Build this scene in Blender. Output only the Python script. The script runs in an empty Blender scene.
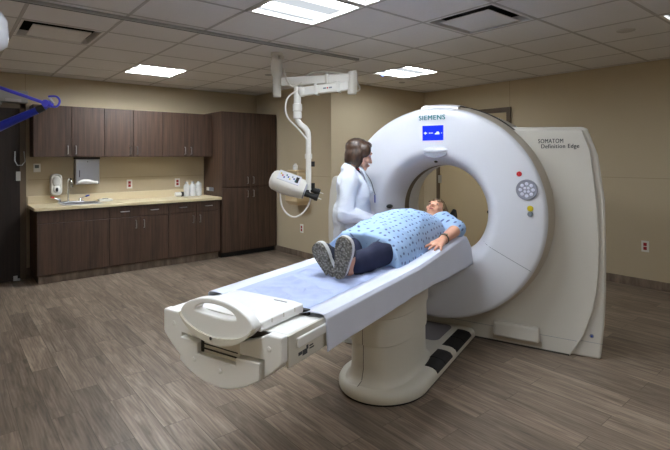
import bpy, bmesh, math, random
from mathutils import Vector, Matrix, Euler, noise
random.seed(7)
S = bpy.context.scene
COL = S.collection
V = Vector
PI = math.pi
R = math.radians
HC = 2.511            # ceiling height

# ------------------------------------------------------------------ materials
def lin(c):
    return tuple(((x / 255 / 12.92) if x / 255 <= .04045 else ((x / 255 + .055) / 1.055) ** 2.4) for x in c)

def mat(name, rgb, rough=.5, metal=0., spec=.5, emit=None, estr=1., bump=0., bscale=200., var=0., vscale=6., alpha=1., trans=0., coat=0.):
    m = bpy.data.materials.new(name); m.use_nodes = True
    nt = m.node_tree; b = nt.nodes['Principled BSDF']
    c = (*lin(rgb), 1)
    b.inputs['Base Color'].default_value = c
    b.inputs['Roughness'].default_value = rough
    b.inputs['Metallic'].default_value = metal
    b.inputs['Specular IOR Level'].default_value = spec
    b.inputs['Alpha'].default_value = alpha
    b.inputs['Transmission Weight'].default_value = trans
    b.inputs['Coat Weight'].default_value = coat
    if emit:
        b.inputs['Emission Color'].default_value = (*lin(emit), 1)
        b.inputs['Emission Strength'].default_value = estr
    tc = nt.nodes.new('ShaderNodeTexCoord')
    if var:
        n = nt.nodes.new('ShaderNodeTexNoise'); n.inputs['Scale'].default_value = vscale; n.inputs['Detail'].default_value = 4
        nt.links.new(tc.outputs['Object'], n.inputs['Vector'])
        mx = nt.nodes.new('ShaderNodeMix'); mx.data_type = 'RGBA'
        mx.inputs[6].default_value = tuple(x * (1 - var) for x in c[:3]) + (1,)
        mx.inputs[7].default_value = tuple(min(1, x * (1 + var)) for x in c[:3]) + (1,)
        nt.links.new(n.outputs['Fac'], mx.inputs[0]); nt.links.new(mx.outputs[2], b.inputs['Base Color'])
    if bump:
        n = nt.nodes.new('ShaderNodeTexNoise'); n.inputs['Scale'].default_value = bscale; n.inputs['Detail'].default_value = 3
        nt.links.new(tc.outputs['Object'], n.inputs['Vector'])
        bp = nt.nodes.new('ShaderNodeBump'); bp.inputs['Strength'].default_value = bump; bp.inputs['Distance'].default_value = .01
        nt.links.new(n.outputs['Fac'], bp.inputs['Height']); nt.links.new(bp.outputs['Normal'], b.inputs['Normal'])
    return m

def ramp(nt, stops):
    r = nt.nodes.new('ShaderNodeValToRGB')
    el = r.color_ramp.elements
    while len(el) < len(stops): el.new(.5)
    for e, (p, c) in zip(el, stops):
        e.position = p; e.color = (*lin(c), 1)
    return r

def mat_wood(name, dark, light, rough=.45, scale=(45, 45, 1.6)):
    m = mat(name, dark, rough); nt = m.node_tree; b = nt.nodes['Principled BSDF']
    tc = nt.nodes.new('ShaderNodeTexCoord'); mp = nt.nodes.new('ShaderNodeMapping'); mp.inputs['Scale'].default_value = scale
    n = nt.nodes.new('ShaderNodeTexNoise'); n.inputs['Scale'].default_value = 1; n.inputs['Detail'].default_value = 6; n.inputs['Roughness'].default_value = .65
    nt.links.new(tc.outputs['Object'], mp.inputs[0]); nt.links.new(mp.outputs[0], n.inputs['Vector'])
    r = ramp(nt, [(.32, dark), (.68, light)])
    nt.links.new(n.outputs['Fac'], r.inputs[0]); nt.links.new(r.outputs[0], b.inputs['Base Color'])
    return m

def mat_floor():
    m = mat('floor_planks', (120, 105, 92), .42, spec=.3); nt = m.node_tree; b = nt.nodes['Principled BSDF']; L = nt.links.new
    tc = nt.nodes.new('ShaderNodeTexCoord')
    mp = nt.nodes.new('ShaderNodeMapping'); mp.inputs['Rotation'].default_value = (0, 0, R(90))
    L(tc.outputs['Object'], mp.inputs[0])
    br = nt.nodes.new('ShaderNodeTexBrick')
    br.inputs['Scale'].default_value = 1; br.inputs['Brick Width'].default_value = .76; br.inputs['Row Height'].default_value = .152
    br.inputs['Mortar Size'].default_value = .0016; br.inputs['Mortar Smooth'].default_value = .1; br.offset = .37; br.offset_frequency = 2
    br.inputs['Color1'].default_value = (0, 0, 0, 1); br.inputs['Color2'].default_value = (1, 1, 1, 1); br.inputs['Mortar'].default_value = (.0, .0, .0, 1)
    L(mp.outputs[0], br.inputs['Vector'])
    # per plank shift of the grain
    sc = nt.nodes.new('ShaderNodeVectorMath'); sc.operation = 'SCALE'; sc.inputs[3].default_value = 9.
    L(br.outputs['Color'], sc.inputs[0])
    ad = nt.nodes.new('ShaderNodeVectorMath'); L(mp.outputs[0], ad.inputs[0]); L(sc.outputs[0], ad.inputs[1])
    m2 = nt.nodes.new('ShaderNodeMapping'); m2.inputs['Scale'].default_value = (1.6, 15, 1); L(ad.outputs[0], m2.inputs[0])
    n = nt.nodes.new('ShaderNodeTexNoise'); n.inputs['Scale'].default_value = 1.5; n.inputs['Detail'].default_value = 7; n.inputs['Roughness'].default_value = .62; n.inputs['Distortion'].default_value = .9
    L(m2.outputs[0], n.inputs['Vector'])
    r = ramp(nt, [(.28, (98, 85, 73)), (.5, (133, 117, 102)), (.74, (164, 147, 130))])
    L(n.outputs['Fac'], r.inputs[0])
    w = nt.nodes.new('ShaderNodeTexWave'); w.bands_direction = 'Y'; w.inputs['Scale'].default_value = 1.1; w.inputs['Distortion'].default_value = 9; w.inputs['Detail'].default_value = 3; w.inputs['Detail Scale'].default_value = 1.2
    L(m2.outputs[0], w.inputs['Vector'])
    mx = nt.nodes.new('ShaderNodeMix'); mx.data_type = 'RGBA'; mx.blend_type = 'OVERLAY'; mx.inputs[0].default_value = .10
    L(r.outputs[0], mx.inputs[6]); L(w.outputs['Color'], mx.inputs[7])
    # plank to plank tone
    m3 = nt.nodes.new('ShaderNodeMapRange'); m3.inputs[3].default_value = .66; m3.inputs[4].default_value = 1.14
    L(br.outputs['Color'], m3.inputs[0])
    m4 = nt.nodes.new('ShaderNodeMix'); m4.data_type = 'RGBA'; m4.blend_type = 'MULTIPLY'; m4.inputs[0].default_value = 1
    L(mx.outputs[2], m4.inputs[6]); L(m3.outputs[0], m4.inputs[7])
    m5 = nt.nodes.new('ShaderNodeMix'); m5.data_type = 'RGBA'; m5.inputs[7].default_value = (*lin((70, 60, 52)), 1)
    ml = nt.nodes.new('ShaderNodeMath'); ml.operation = 'MULTIPLY'; ml.inputs[1].default_value = .6
    L(br.outputs['Fac'], ml.inputs[0]); L(ml.outputs[0], m5.inputs[0]); L(m4.outputs[2], m5.inputs[6])
    L(m5.outputs[2], b.inputs['Base Color'])
    return m

def mat_panel_light(k=1.):
    m = bpy.data.materials.new('lit_diffuser'); m.use_nodes = True; nt = m.node_tree; L = nt.links.new
    for nd in list(nt.nodes): nt.nodes.remove(nd)
    out = nt.nodes.new('ShaderNodeOutputMaterial'); em = nt.nodes.new('ShaderNodeEmission'); L(em.outputs[0], out.inputs[0])
    tc = nt.nodes.new('ShaderNodeTexCoord'); sp = nt.nodes.new('ShaderNodeSeparateXYZ'); L(tc.outputs['Object'], sp.inputs[0])
    # two lamp bands run along X behind the lens
    a = nt.nodes.new('ShaderNodeMath'); a.operation = 'ABSOLUTE'; L(sp.outputs[1], a.inputs[0])
    s = nt.nodes.new('ShaderNodeMath'); s.operation = 'SUBTRACT'; s.inputs[1].default_value = .15; L(a.outputs[0], s.inputs[0])
    a2 = nt.nodes.new('ShaderNodeMath'); a2.operation = 'ABSOLUTE'; L(s.outputs[0], a2.inputs[0])
    mr = nt.nodes.new('ShaderNodeMapRange'); mr.interpolation_type = 'SMOOTHERSTEP'
    mr.inputs[1].default_value = .0; mr.inputs[2].default_value = .09; mr.inputs[3].default_value = LAMP[0] * k; mr.inputs[4].default_value = LAMP[1] * k
    L(a2.outputs[0], mr.inputs[0]); L(mr.outputs[0], em.inputs['Strength'])
    em.inputs[0].default_value = (.87, .935, 1, 1)
    return m
LAMP = (20.0, .22)

M = dict(
    wall=mat('wall_beige', (192, 177, 149), .8, bump=.15, bscale=300, var=.04, vscale=3),
    seam=mat('wall_seam', (166, 150, 122), .8),
    tile=mat('ceiling_tile', (229, 226, 224), .95, bump=.4, bscale=260, var=.05, vscale=60),
    tee=mat('ceiling_tee', (186, 181, 176), .6),
    floor=mat_floor(),
    cove=mat_wood('cove_flooring', (92, 78, 66), (140, 124, 108), .5, (14, 14, 3)),
    wood=mat_wood('cabinet_wood', (50, 36, 28), (88, 65, 51), .5),
    wood_in=mat('cabinet_shadow_gap', (26, 20, 18), .7),
    doorwood=mat_wood('door_wood', (27, 19, 15), (42, 30, 24), .8),
    frame=mat('door_frame_brown', (96, 80, 62), .5),
    steel=mat('brushed_steel', (190, 190, 192), .28, 1.),
    chrome=mat('chrome', (225, 228, 232), .08, 1.),
    alu=mat('aluminium_grey', (166, 166, 165), .5, .0),
    counter=mat('counter_laminate', (214, 198, 164), .4, var=.08, vscale=160),
    white=mat('white_plastic', (228, 226, 220), .35),
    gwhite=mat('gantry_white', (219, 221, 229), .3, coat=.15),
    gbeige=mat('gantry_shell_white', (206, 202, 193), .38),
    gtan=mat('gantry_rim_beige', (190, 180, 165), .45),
    gap=mat('gantry_gap_tan', (120, 106, 84), .6),
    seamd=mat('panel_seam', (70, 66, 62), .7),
    cream=mat('cream_plastic', (212, 208, 196), .38),
    tablew=mat('table_white', (236, 236, 234), .36),
    black=mat('black_rubber', (22, 22, 23), .55),
    dark=mat('dark_slot', (30, 29, 28), .7),
    greymat=mat('grey_step_mat', (128, 124, 128), .8),
    screen=mat('blue_screen', (10, 40, 235), .25, emit=(8, 40, 255), estr=.16),
    glyph=mat('screen_glyphs', (210, 225, 255), .4, emit=(210, 225, 255), estr=.12),
    teal=mat('teal_lettering', (0, 118, 124), .4),
    ink=mat('dark_lettering', (60, 62, 66), .5),
    red=mat('red_button', (190, 30, 36), .35),
    yellow=mat('yellow_button', (205, 185, 30), .35),
    greyb=mat('grey_button', (125, 132, 142), .35),
    keypad=mat('keypad_grey', (150, 152, 165), .35),
    key=mat('lit_keys', (214, 216, 232), .3, emit=(225, 228, 250), estr=.03),
    skin=mat('skin', (224, 174, 148), .5, var=.06, vscale=30),
    skin2=mat('skin_patient', (220, 165, 138), .5, var=.08, vscale=30),
    hair=mat_wood('hair_brown', (30, 20, 16), (84, 60, 44), .45, (50, 50, 12)),
    hair2=mat_wood('hair_light_brown', (84, 64, 44), (140, 114, 82), .5, (50, 50, 30)),
    coat=mat('lab_coat_white', (212, 217, 228), .75, bump=.05, bscale=60),
    scrub=mat('navy_scrubs', (40, 48, 84), .8),
    pants=mat('navy_trousers', (26, 32, 62), .85, var=.12, vscale=25),
    shoeblk=mat('shoe_dark', (26, 30, 48), .7),
    midsole=mat('white_midsole', (205, 205, 205), .6),
    lip=mat('lips', (178, 92, 86), .5),
    eyew=mat('eye_white', (190, 180, 172), .4),
    iris=mat('iris_dark', (46, 36, 32), .3),
    brow=mat('eyebrow', (92, 68, 52), .8),
    blue1=mat('blue_violet_paint', (74, 74, 205), .35),
    blue2=mat('deep_blue_paint', (8, 30, 138), .35),
    clear=mat('clear_plastic', (244, 246, 248), .2, trans=.15, alpha=.72),
    sharps=mat('beige_plastic_box', (206, 184, 146), .5),
    glass=mat('pale_door_leaf', (186, 168, 134), .6),
    outletred=mat('red_socket', (150, 20, 28), .45),
    bluetip=mat('blue_tip', (28, 60, 160), .4),
    lcd=mat('thermostat_display', (92, 100, 98), .3),
    watch=mat('watch_steel', (190, 180, 150), .25, .9),
    strap=mat('watch_dark_strap', (60, 52, 48), .5),
)
M['lamp'] = mat_panel_light(); M['lamp_dim'] = mat_panel_light(.3); M['lamp_bright'] = mat_panel_light(2.3)

def mat_gown():
    m = mat('gown_blue_print', (150, 186, 232), .85); nt = m.node_tree; b = nt.nodes['Principled BSDF']; L = nt.links.new
    tc = nt.nodes.new('ShaderNodeTexCoord'); sp = nt.nodes.new('ShaderNodeSeparateXYZ'); L(tc.outputs['Object'], sp.inputs[0])
    sg = nt.nodes.new('ShaderNodeMath'); sg.operation = 'SIGN'; L(sp.outputs[0], sg.inputs[0])
    ml = nt.nodes.new('ShaderNodeMath'); ml.operation = 'MULTIPLY'; L(sg.outputs[0], ml.inputs[0]); L(sp.outputs[2], ml.inputs[1])
    sb = nt.nodes.new('ShaderNodeMath'); sb.operation = 'SUBTRACT'; L(sp.outputs[0], sb.inputs[0]); L(ml.outputs[0], sb.inputs[1])
    cb = nt.nodes.new('ShaderNodeCombineXYZ'); L(sb.outputs[0], cb.inputs[0]); L(sp.outputs[1], cb.inputs[1])
    v = nt.nodes.new('ShaderNodeTexVoronoi'); v.voronoi_dimensions = '2D'; v.inputs['Scale'].default_value = 19; v.inputs['Randomness'].default_value = .4
    L(cb.outputs[0], v.inputs['Vector'])
    r = ramp(nt, [(.0, (84, 94, 140)), (.15, (98, 110, 158)), (.22, (162, 192, 230))])
    L(v.outputs['Distance'], r.inputs[0]); L(r.outputs[0], b.inputs['Base Color'])
    return m
def mat_sole():
    m = mat('speckled_outsole', (130, 128, 122), .9); nt = m.node_tree; b = nt.nodes['Principled BSDF']; L = nt.links.new
    tc = nt.nodes.new('ShaderNodeTexCoord')
    v = nt.nodes.new('ShaderNodeTexVoronoi'); v.inputs['Scale'].default_value = 90
    L(tc.outputs['Object'], v.inputs['Vector'])
    r = ramp(nt, [(.15, (160, 156, 146)), (.45, (124, 120, 110)), (.8, (88, 84, 76))])
    L(v.outputs['Distance'], r.inputs[0]); L(r.outputs[0], b.inputs['Base Color'])
    bp = nt.nodes.new('ShaderNodeBump'); bp.inputs['Strength'].default_value = .8; bp.inputs['Distance'].default_value = .006; bp.invert = True
    L(v.outputs['Distance'], bp.inputs['Height']); L(bp.outputs['Normal'], b.inputs['Normal'])
    return m
M['gown'] = mat_gown(); M['sole'] = mat_sole()
def mat_sheet():
    m = mat('sheet_bluish_white', (214, 219, 236), .5, spec=.35); nt = m.node_tree; b = nt.nodes['Principled BSDF']; L = nt.links.new
    b.inputs['Subsurface Weight'].default_value = 0
    return m
M['sheet'] = mat_sheet()
M['pad'] = mat('pad_cover_blue', (172, 185, 222), .45, spec=.4)

# ------------------------------------------------------------------ mesh helpers
BASE = {}
def nrm(v): return V(v).normalized()
class MB:
    def __init__(s): s.bm = bmesh.new()
    def box(s, lo, hi):
        lo, hi = V(lo), V(hi)
        r = bmesh.ops.create_cube(s.bm, size=1)
        for v in r['verts']:
            v.co = V([lo[i] + (hi[i] - lo[i]) * (v.co[i] + .5) for i in range(3)])
        return s
    def obox(s, c, size, rot=(0, 0, 0)):
        r = bmesh.ops.create_cube(s.bm, size=1); m = Euler(rot).to_matrix()
        for v in r['verts']: v.co = V(c) + m @ V([v.co[i] * size[i] for i in range(3)])
        return s
    def ring(s, c, u, w, ru, rw, n):
        return [s.bm.verts.new(V(c) + u * ru * math.cos(2 * PI * i / n) + w * rw * math.sin(2 * PI * i / n)) for i in range(n)]
    def bridge(s, a, b, closed=True):
        n = len(a)
        for i in range(n if closed else n - 1):
            try: s.bm.faces.new((a[i], a[(i + 1) % n], b[(i + 1) % n], b[i]))
            except ValueError: pass
    def cap(s, a, flip=False):
        try: s.bm.faces.new(list(reversed(a)) if flip else a)
        except ValueError: pass
    def tube(s, pts, r, n=10, caps=True):
        pts = [V(p) for p in pts]; prev = None; pu = None
        rs = r if isinstance(r, (list, tuple)) else [r] * len(pts)
        for i, p in enumerate(pts):
            d = (pts[min(i + 1, len(pts) - 1)] - pts[max(i - 1, 0)]).normalized()
            if pu is None:
                u = d.orthogonal().normalized()
            else:
                u = (pu - d * pu.dot(d)).normalized()
            pu = u; w = d.cross(u)
            rg = s.ring(p, u, w, rs[i], rs[i], n)
            if prev: s.bridge(prev, rg)
            elif caps: s.cap(rg, True)
            prev = rg
        if caps: s.cap(prev)
        return s
    def cyl(s, p0, p1, r0, r1=None, n=20): return s.tube([p0, p1], [r0, r0 if r1 is None else r1], n)
    def lathe(s, prof, c, axis='y', n=96, a0=0, a1=2 * PI):
        # prof: (radius, height along axis)
        rows = []
        full = abs(a1 - a0 - 2 * PI) < 1e-6
        k = n if full else n + 1
        for r, h in prof:
            row = []
            for i in range(k):
                t = a0 + (a1 - a0) * i / n
                ca, sa = r * math.cos(t), r * math.sin(t)
                o = {'y': (ca, h, sa), 'z': (ca, sa, h), 'x': (h, ca, sa)}[axis]
                row.append(s.bm.verts.new(V(c) + V(o)))
            rows.append(row)
        for a, b in zip(rows, rows[1:]): s.bridge(a, b, full)
        return s
    def prism(s, poly, plane, d0, d1):
        f = {'xz': lambda a, b, d: (a, d, b), 'xy': lambda a, b, d: (a, b, d), 'yz': lambda a, b, d: (d, a, b)}[plane]
        A = [s.bm.verts.new(f(a, b, d0)) for a, b in poly]; B = [s.bm.verts.new(f(a, b, d1)) for a, b in poly]
        s.cap(A); s.cap(B, True); s.bridge(A, B); return s
    def loft(s, rings, caps=True):
        rr = [[s.bm.verts.new(p) for p in r] for r in rings]
        for a, b in zip(rr, rr[1:]): s.bridge(a, b)
        if caps: s.cap(rr[0], True); s.cap(rr[-1])
        return s
    def grid(s, fn, nu, nv):
        g = [[s.bm.verts.new(fn(i / nu, j / nv)) for j in range(nv + 1)] for i in range(nu + 1)]
        for a, b in zip(g, g[1:]): s.bridge(a, b, False)
        return s
    def ell(s, c, rad, rot=None, seg=20, rings=12):
        r = bmesh.ops.create_uvsphere(s.bm, u_segments=seg, v_segments=rings, radius=1)
        m = rot if rot is not None else Matrix.Identity(3)
        for v in r['verts']: v.co = V(c) + m @ V([v.co[i] * rad[i] for i in range(3)])
        return s
    def caps_(s, p0, p1, r0, r1, seg=16, rings=12):
        p0, p1 = V(p0), V(p1); d = (p1 - p0)
        q = d.to_track_quat('Z', 'Y').to_matrix() if d.length > 1e-6 else Matrix.Identity(3)
        r = bmesh.ops.create_uvsphere(s.bm, u_segments=seg, v_segments=rings, radius=1)
        for v in r['verts']:
            z = v.co.z; v.co = (p1 + q @ (v.co * r1)) if z > 1e-5 else (p0 + q @ (v.co * r0))
        return s
    def out(s, name, m, parent=None, smooth=35, bevel=0., bseg=2, thick=0.):
        bmesh.ops.recalc_face_normals(s.bm, faces=s.bm.faces)
        me = bpy.data.meshes.new(name)
        if parent is not None and parent.name in BASE:
            off = BASE[parent.name]
            for v in s.bm.verts: v.co -= off
        s.bm.to_mesh(me); s.bm.free()
        return link(name, me, m, parent, smooth, bevel, bseg, thick)

def link(name, me, m, parent=None, smooth=35, bevel=0., bseg=2, thick=0.):
    o = bpy.data.objects.new(name, me); COL.objects.link(o)
    if m is not None: me.materials.append(M[m] if isinstance(m, str) else m)
    if smooth:
        me.polygons.foreach_set('use_smooth', [True] * len(me.polygons))
        me.set_sharp_from_angle(angle=R(smooth))
    if thick:
        md = o.modifiers.new('thick', 'SOLIDIFY'); md.thickness = thick; md.offset = 0
    if bevel:
        md = o.modifiers.new('bevel', 'BEVEL'); md.width = bevel; md.segments = bseg; md.limit_method = 'ANGLE'; md.angle_limit = R(40); md.harden_normals = False
    if parent is not None:
        o.parent = parent
        if parent.name in BASE: BASE[o.name] = BASE[parent.name]
    return o

def fuse(prims, voxel, it=6, name='tmp', off=None, wrinkle=None):
    mb = MB()
    for p in prims:
        if p[0] == 'c': mb.caps_(*p[1:])
        elif p[0] == 'e': mb.ell(*p[1:])
        elif p[0] == 'l': mb.loft(p[1])
    bmesh.ops.recalc_face_normals(mb.bm, faces=mb.bm.faces)
    me = bpy.data.meshes.new(name); mb.bm.to_mesh(me); mb.bm.free()
    o = bpy.data.objects.new(name, me); COL.objects.link(o)
    md = o.modifiers.new('r', 'REMESH'); md.mode = 'VOXEL'; md.voxel_size = voxel
    sm = o.modifiers.new('s', 'SMOOTH'); sm.factor = .5; sm.iterations = it
    dg = bpy.context.evaluated_depsgraph_get(); dg.update()
    res = bpy.data.meshes.new_from_object(o.evaluated_get(dg))
    bpy.data.objects.remove(o)
    bm = bmesh.new(); bm.from_mesh(res)
    if wrinkle:
        bm.normal_update()
        mv = [(v, v.normal * wrinkle(v.co)) for v in bm.verts]
        for v, d in mv: v.co += d
    if off is not None:
        for v in bm.verts: v.co -= off
    bm.to_mesh(res); bm.free()
    return res

def thing(name, label, cat, loc=(0, 0, 0), rotz=0., group=None):
    o = bpy.data.objects.new(name, None); COL.objects.link(o)
    o.location = loc; o.rotation_euler = (0, 0, rotz); o.empty_display_size = .05
    o['label'] = label; o['category'] = cat
    if group: o['group'] = group
    return o
def tag(o, label, cat, group=None):
    o['label'] = label; o['category'] = cat
    if group: o['group'] = group
    return o
def struct(o):
    o['kind'] = 'structure'; return o
def stuff(o):
    o['kind'] = 'stuff'; return o

def smoothpts(pts, n=6):
    pts = [V(p) for p in pts]; o = []
    for i in range(len(pts) - 1):
        p0, p1, p2, p3 = pts[max(i - 1, 0)], pts[i], pts[i + 1], pts[min(i + 2, len(pts) - 1)]
        for k in range(n):
            u = k / n
            o.append(.5 * ((2 * p1) + (-p0 + p2) * u + (2 * p0 - 5 * p1 + 4 * p2 - p3) * u * u + (-p0 + 3 * p1 - 3 * p2 + p3) * u ** 3))
    return o + [pts[-1]]

# scanner frame: x across the scanner, y along its axis into the bore, z up
GA = R(-72)
GT = V((math.sin(R(72)), math.cos(R(72)), 0)); GW = V((math.cos(R(72)), -math.sin(R(72)), 0))
GO = GW * (-1.36) + GT * 3.829
def gworld(l): return GO + GW * l[0] + GT * l[1] + V((0, 0, l[2]))
def gthing(name, label, cat, base=(0, 0, 0), group=None):
    t = thing(name, label, cat, gworld(base), GA, group); BASE[t.name] = V(base)
    if cat in ('table', 'sheet'): t.scale.x = .962
    return t
def wthing(name, label, cat, base, group=None):          # world aligned, meshes given in world coordinates
    t = thing(name, label, cat, base, 0, group); BASE[t.name] = V(base); return t

def text(name, s, w, h, m, parent, loc, xdir, ydir, bold=.0, extrude=.0006):
    """flat lettering as a mesh, w wide and h high (capitals), centred on loc"""
    cu = bpy.data.curves.new(name, 'FONT'); cu.body = s; cu.size = 1.; cu.extrude = .02
    cu.align_x = 'CENTER'; cu.align_y = 'CENTER'; cu.space_character = 1.12
    o = bpy.data.objects.new(name, cu); COL.objects.link(o)
    dg = bpy.context.evaluated_depsgraph_get(); dg.update()
    me = bpy.data.meshes.new_from_object(o.evaluated_get(dg)); bpy.data.objects.remove(o)
    if bold:      # heavier strokes: a second set of the same letters, shifted sideways
        bb = bmesh.new(); bb.from_mesh(me)
        g = bmesh.ops.duplicate(bb, geom=list(bb.verts) + list(bb.edges) + list(bb.faces))
        for v in g['geom']:
            if isinstance(v, bmesh.types.BMVert): v.co.x += bold; v.co.z *= .98
        bb.to_mesh(me); bb.free()
    xs = [v.co.x for v in me.vertices]; ys = [v.co.y for v in me.vertices]
    x, y = nrm(xdir), nrm(ydir); z = x.cross(y); off = BASE.get(parent.name, V((0, 0, 0)))
    for v in me.vertices:
        a = (v.co.x - (min(xs) + max(xs)) / 2) * w / (max(xs) - min(xs)); b = (v.co.y - (min(ys) + max(ys)) / 2) * h / (max(ys) - min(ys))
        v.co = V(loc) - off + x * a + y * b + z * (v.co.z / .02 * extrude)
    return link(name, me, m, parent, 0)

# ------------------------------------------------------------------ room shell
X0, X1, Y0, YB, YF, XS = -.62, 6.0, -1.9, 6.93, 4.95, 4.05
def wallbox(name, lo, hi): return struct(MB().box(lo, hi).out(name, 'wall', smooth=0))
struct(MB().box((X0 - .1, Y0 - .1, -.1), (X1 + .1, YB + .1, 0)).out('floor', 'floor', smooth=0))
wallbox('wall_back', (X0 - .1, YB, 0), (XS + .1, YB + .1, 2.6))
wallbox('wall_side', (XS, YF, 0), (XS + .1, YB, 2.6))
wallbox('wall_far', (XS + .1, YF, 0), (X1 + .1, YF + .1, 2.6))
wallbox('wall_right', (X1, Y0, 0), (X1 + .1, YF, 2.6))
wallbox('wall_left', (X0 - .1, Y0, 0), (X0, YB, 2.6))
wallbox('wall_front', (X0 - .1, Y0 - .1, 0), (X1 + .1, Y0, 2.6))

TL = .6096; GX, GY = 4.093, 2.378       # ceiling grid origin
def cell(u, v): return GX + TL * u, GY - TL * v
LIGHTS = [(-4, -1), (-4, 0), (-4, -6), (0, -3), (0, 2), (-4, 4), (-7, 1)]  # last two are unseen, added to light the near side of the room
VENTS = [(-6, -4), (-2, 0)]
bm = MB()
skip = set(LIGHTS + VENTS)
for u in range(-8, 4):
    for v in range(-8, 8):
        x, y = cell(u, v)       # cell spans x..x+TL, y-TL..y
        if (u, v) in skip: continue
        xa, xb, ya, yb = max(x, X0), min(x + TL, X1), max(y - TL, Y0), min(y, YB)
        if xb - xa < .01 or yb - ya < .01: continue
        g = .012
        if xa > XS and ya > YF: continue
        f = bm.bm.faces.new([bm.bm.verts.new(p) for p in ((xa + g, ya + g, HC + .002), (xb - g, ya + g, HC + .002), (xb - g, yb - g, HC + .002), (xa + g, yb - g, HC + .002))])
ceil = struct(bm.out('ceiling', 'tile', smooth=0))
bm = MB()
for u in range(-8, 5):
    x = GX + TL * u
    if X0 < x < X1: bm.box((x - .0105, Y0, HC), (x + .0105, YB if x < XS else YF, HC + .03))
for v in range(-8, 8):
    y = GY - TL * v
    if Y0 < y < YB: bm.box((X0, y - .0105, HC), (X1 if y < YF else XS, y + .0105, HC + .03))
bm.box((X0, YB - .02, HC), (XS, YB, HC + .01)); bm.box((X1 - .02, Y0, HC), (X1, YF, HC + .01)); bm.box((XS, YF - .02, HC), (X1, YF, HC + .01)); bm.box((XS - .02, YF, HC), (XS, YB, HC + .01))
t = bm.out('ceiling_tees', 'tee', ceil, smooth=0)
struct(MB().box((X0 - .1, Y0 - .1, HC + .2), (X1 + .1, YB + .1, HC + .3)).out('ceiling_slab', 'dark', smooth=0))

# wall covering seams
sm = MB().box((.80, YB - .003, 1.196), (3.1, YB, 1.202)); struct(sm.out('trim_1', 'seam', smooth=0))
sm = MB().box((X1 - .003, Y0, 1.216), (X1, 3.40, 1.222)); struct(sm.out('trim_2', 'seam', smooth=0))
sm = MB().box((X1 - .003, 3.435, 2.16), (X1, 3.441, HC)); struct(sm.out('trim_3', 'seam', smooth=0))
sm = MB().box((.771, YB - .003, 2.3), (.777, YB, HC)); struct(sm.out('trim_4', 'seam', smooth=0))
sm = MB().box((XS - .003, YF + .02, 1.196), (XS, 6.3, 1.202)); struct(sm.out('trim_5', 'seam', smooth=0))
# coved flooring turned up the walls
struct(MB().box((X1 - .015, Y0, 0), (X1, 3.40, .095)).out('baseboard_right', 'cove', smooth=0, bevel=.006))
struct(MB().box((XS + .1, YF - .015, 0), (X1, YF, .095)).out('baseboard_far', 'cove', smooth=0, bevel=.006))
struct(MB().box((XS - .015, YF, 0), (XS, 6.92, .085)).out('baseboard_side', 'cove', smooth=0, bevel=.006))
struct(MB().box((.765, YB - .015, 0), (.85, YB, .11)).out('baseboard_back', 'cove', smooth=0, bevel=.006))

# ------------------------------------------------------------------ ceiling fittings
llab = [
    'square recessed ceiling light, the larger of two side by side above the table foot',
    'square recessed ceiling light cut by the top edge, touching the large light',
    'square recessed ceiling light above the dark wall cabinets',
    'square recessed ceiling light with a blue tag, above the far corner',
    'square recessed ceiling light at the upper right edge of the room',
    'unseen square ceiling light added behind the viewpoint on the left to brighten the near side',
    'unseen square ceiling light added in the near left corner to brighten the room']
for (u, v), lb in zip(LIGHTS, llab):
    x, y = cell(u, v); c = (x + TL / 2, y - TL / 2, HC)
    t = wthing('ceiling_light', lb, 'light', c, 'recessed ceiling lights')
    h = TL / 2 - .012; f = .022
    fr = MB()
    for a, b in (((-h, -h), (h, -h + f)), ((-h, h - f), (h, h)), ((-h, -h + f), (-h + f, h - f)), ((h - f, -h + f), (h, h - f))):
        fr.box((c[0] + a[0], c[1] + a[1], HC - .003), (c[0] + b[0], c[1] + b[1], HC + .05))
    fr.out('frame', 'white', t, smooth=0)
    k = h - f
    MB().box((c[0] - k, c[1] - k, HC + .028), (c[0] + k, c[1] + k, HC + .036)).out('diffuser', 'lamp_dim' if (u, v) == (0, 2) else 'lamp_bright' if (u, v) == (-4, -6) else 'lamp', t, smooth=0)
    if (u, v) == (0, -3):
        MB().box((c[0] - .19, c[1] + .24, HC - .03), (c[0] - .15, c[1] + .252, HC - .003)).out('tag', 'bluetip', t, smooth=0)

vlab = ['square ceiling air vent above the blue arm by the door', 'square ceiling air vent above the scanner']
for (u, v), lb in zip(VENTS, vlab):
    x, y = cell(u, v); c = V((x + TL / 2, y - TL / 2, HC)); h = TL / 2 - .012
    t = wthing('ceiling_vent', lb, 'vent', c, 'ceiling air vents')
    def sq(k, z): return [c + V((sx * k, sy * k, z)) for sx, sy in ((-1, -1), (1, -1), (1, 1), (-1, 1))]
    MB().loft([sq(h, 0), sq(h - .02, 0), sq(h - .03, .05)], False).out('frame', 'tile', t, smooth=0)
    MB().loft([sq(h - .03, .05), sq(h - .03, .14), sq(.01, .14)], False).out('duct_box', 'dark', t, smooth=0)
    MB().box(c + V((-h + .085, -h + .085, -.006)), c + V((h - .085, h - .085, .001))).out('face_plate', 'tile', t, smooth=0, bevel=.002)
for p, lb in (((4.377, 1.459), 'round ceiling sprinkler cover beside the right ceiling light'), ((4.942, 4.467), 'small round ceiling sprinkler cover near the far corner'), ((3.153, 5.104), 'small round ceiling sprinkler cover behind the ceiling arm post')):
    r = .07 if p[1] < 2 else .045
    o = MB().lathe([(.001, -.006), (r * .8, -.006), (r, -.001), (r, .012)], (0, 0, 0), 'z', 32).out('sprinkler_cover', 'tee' if r > .05 else 'alu')
    o.location = (*p, HC); tag(o, lb, 'sprinkler cover', 'sprinkler covers')
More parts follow.
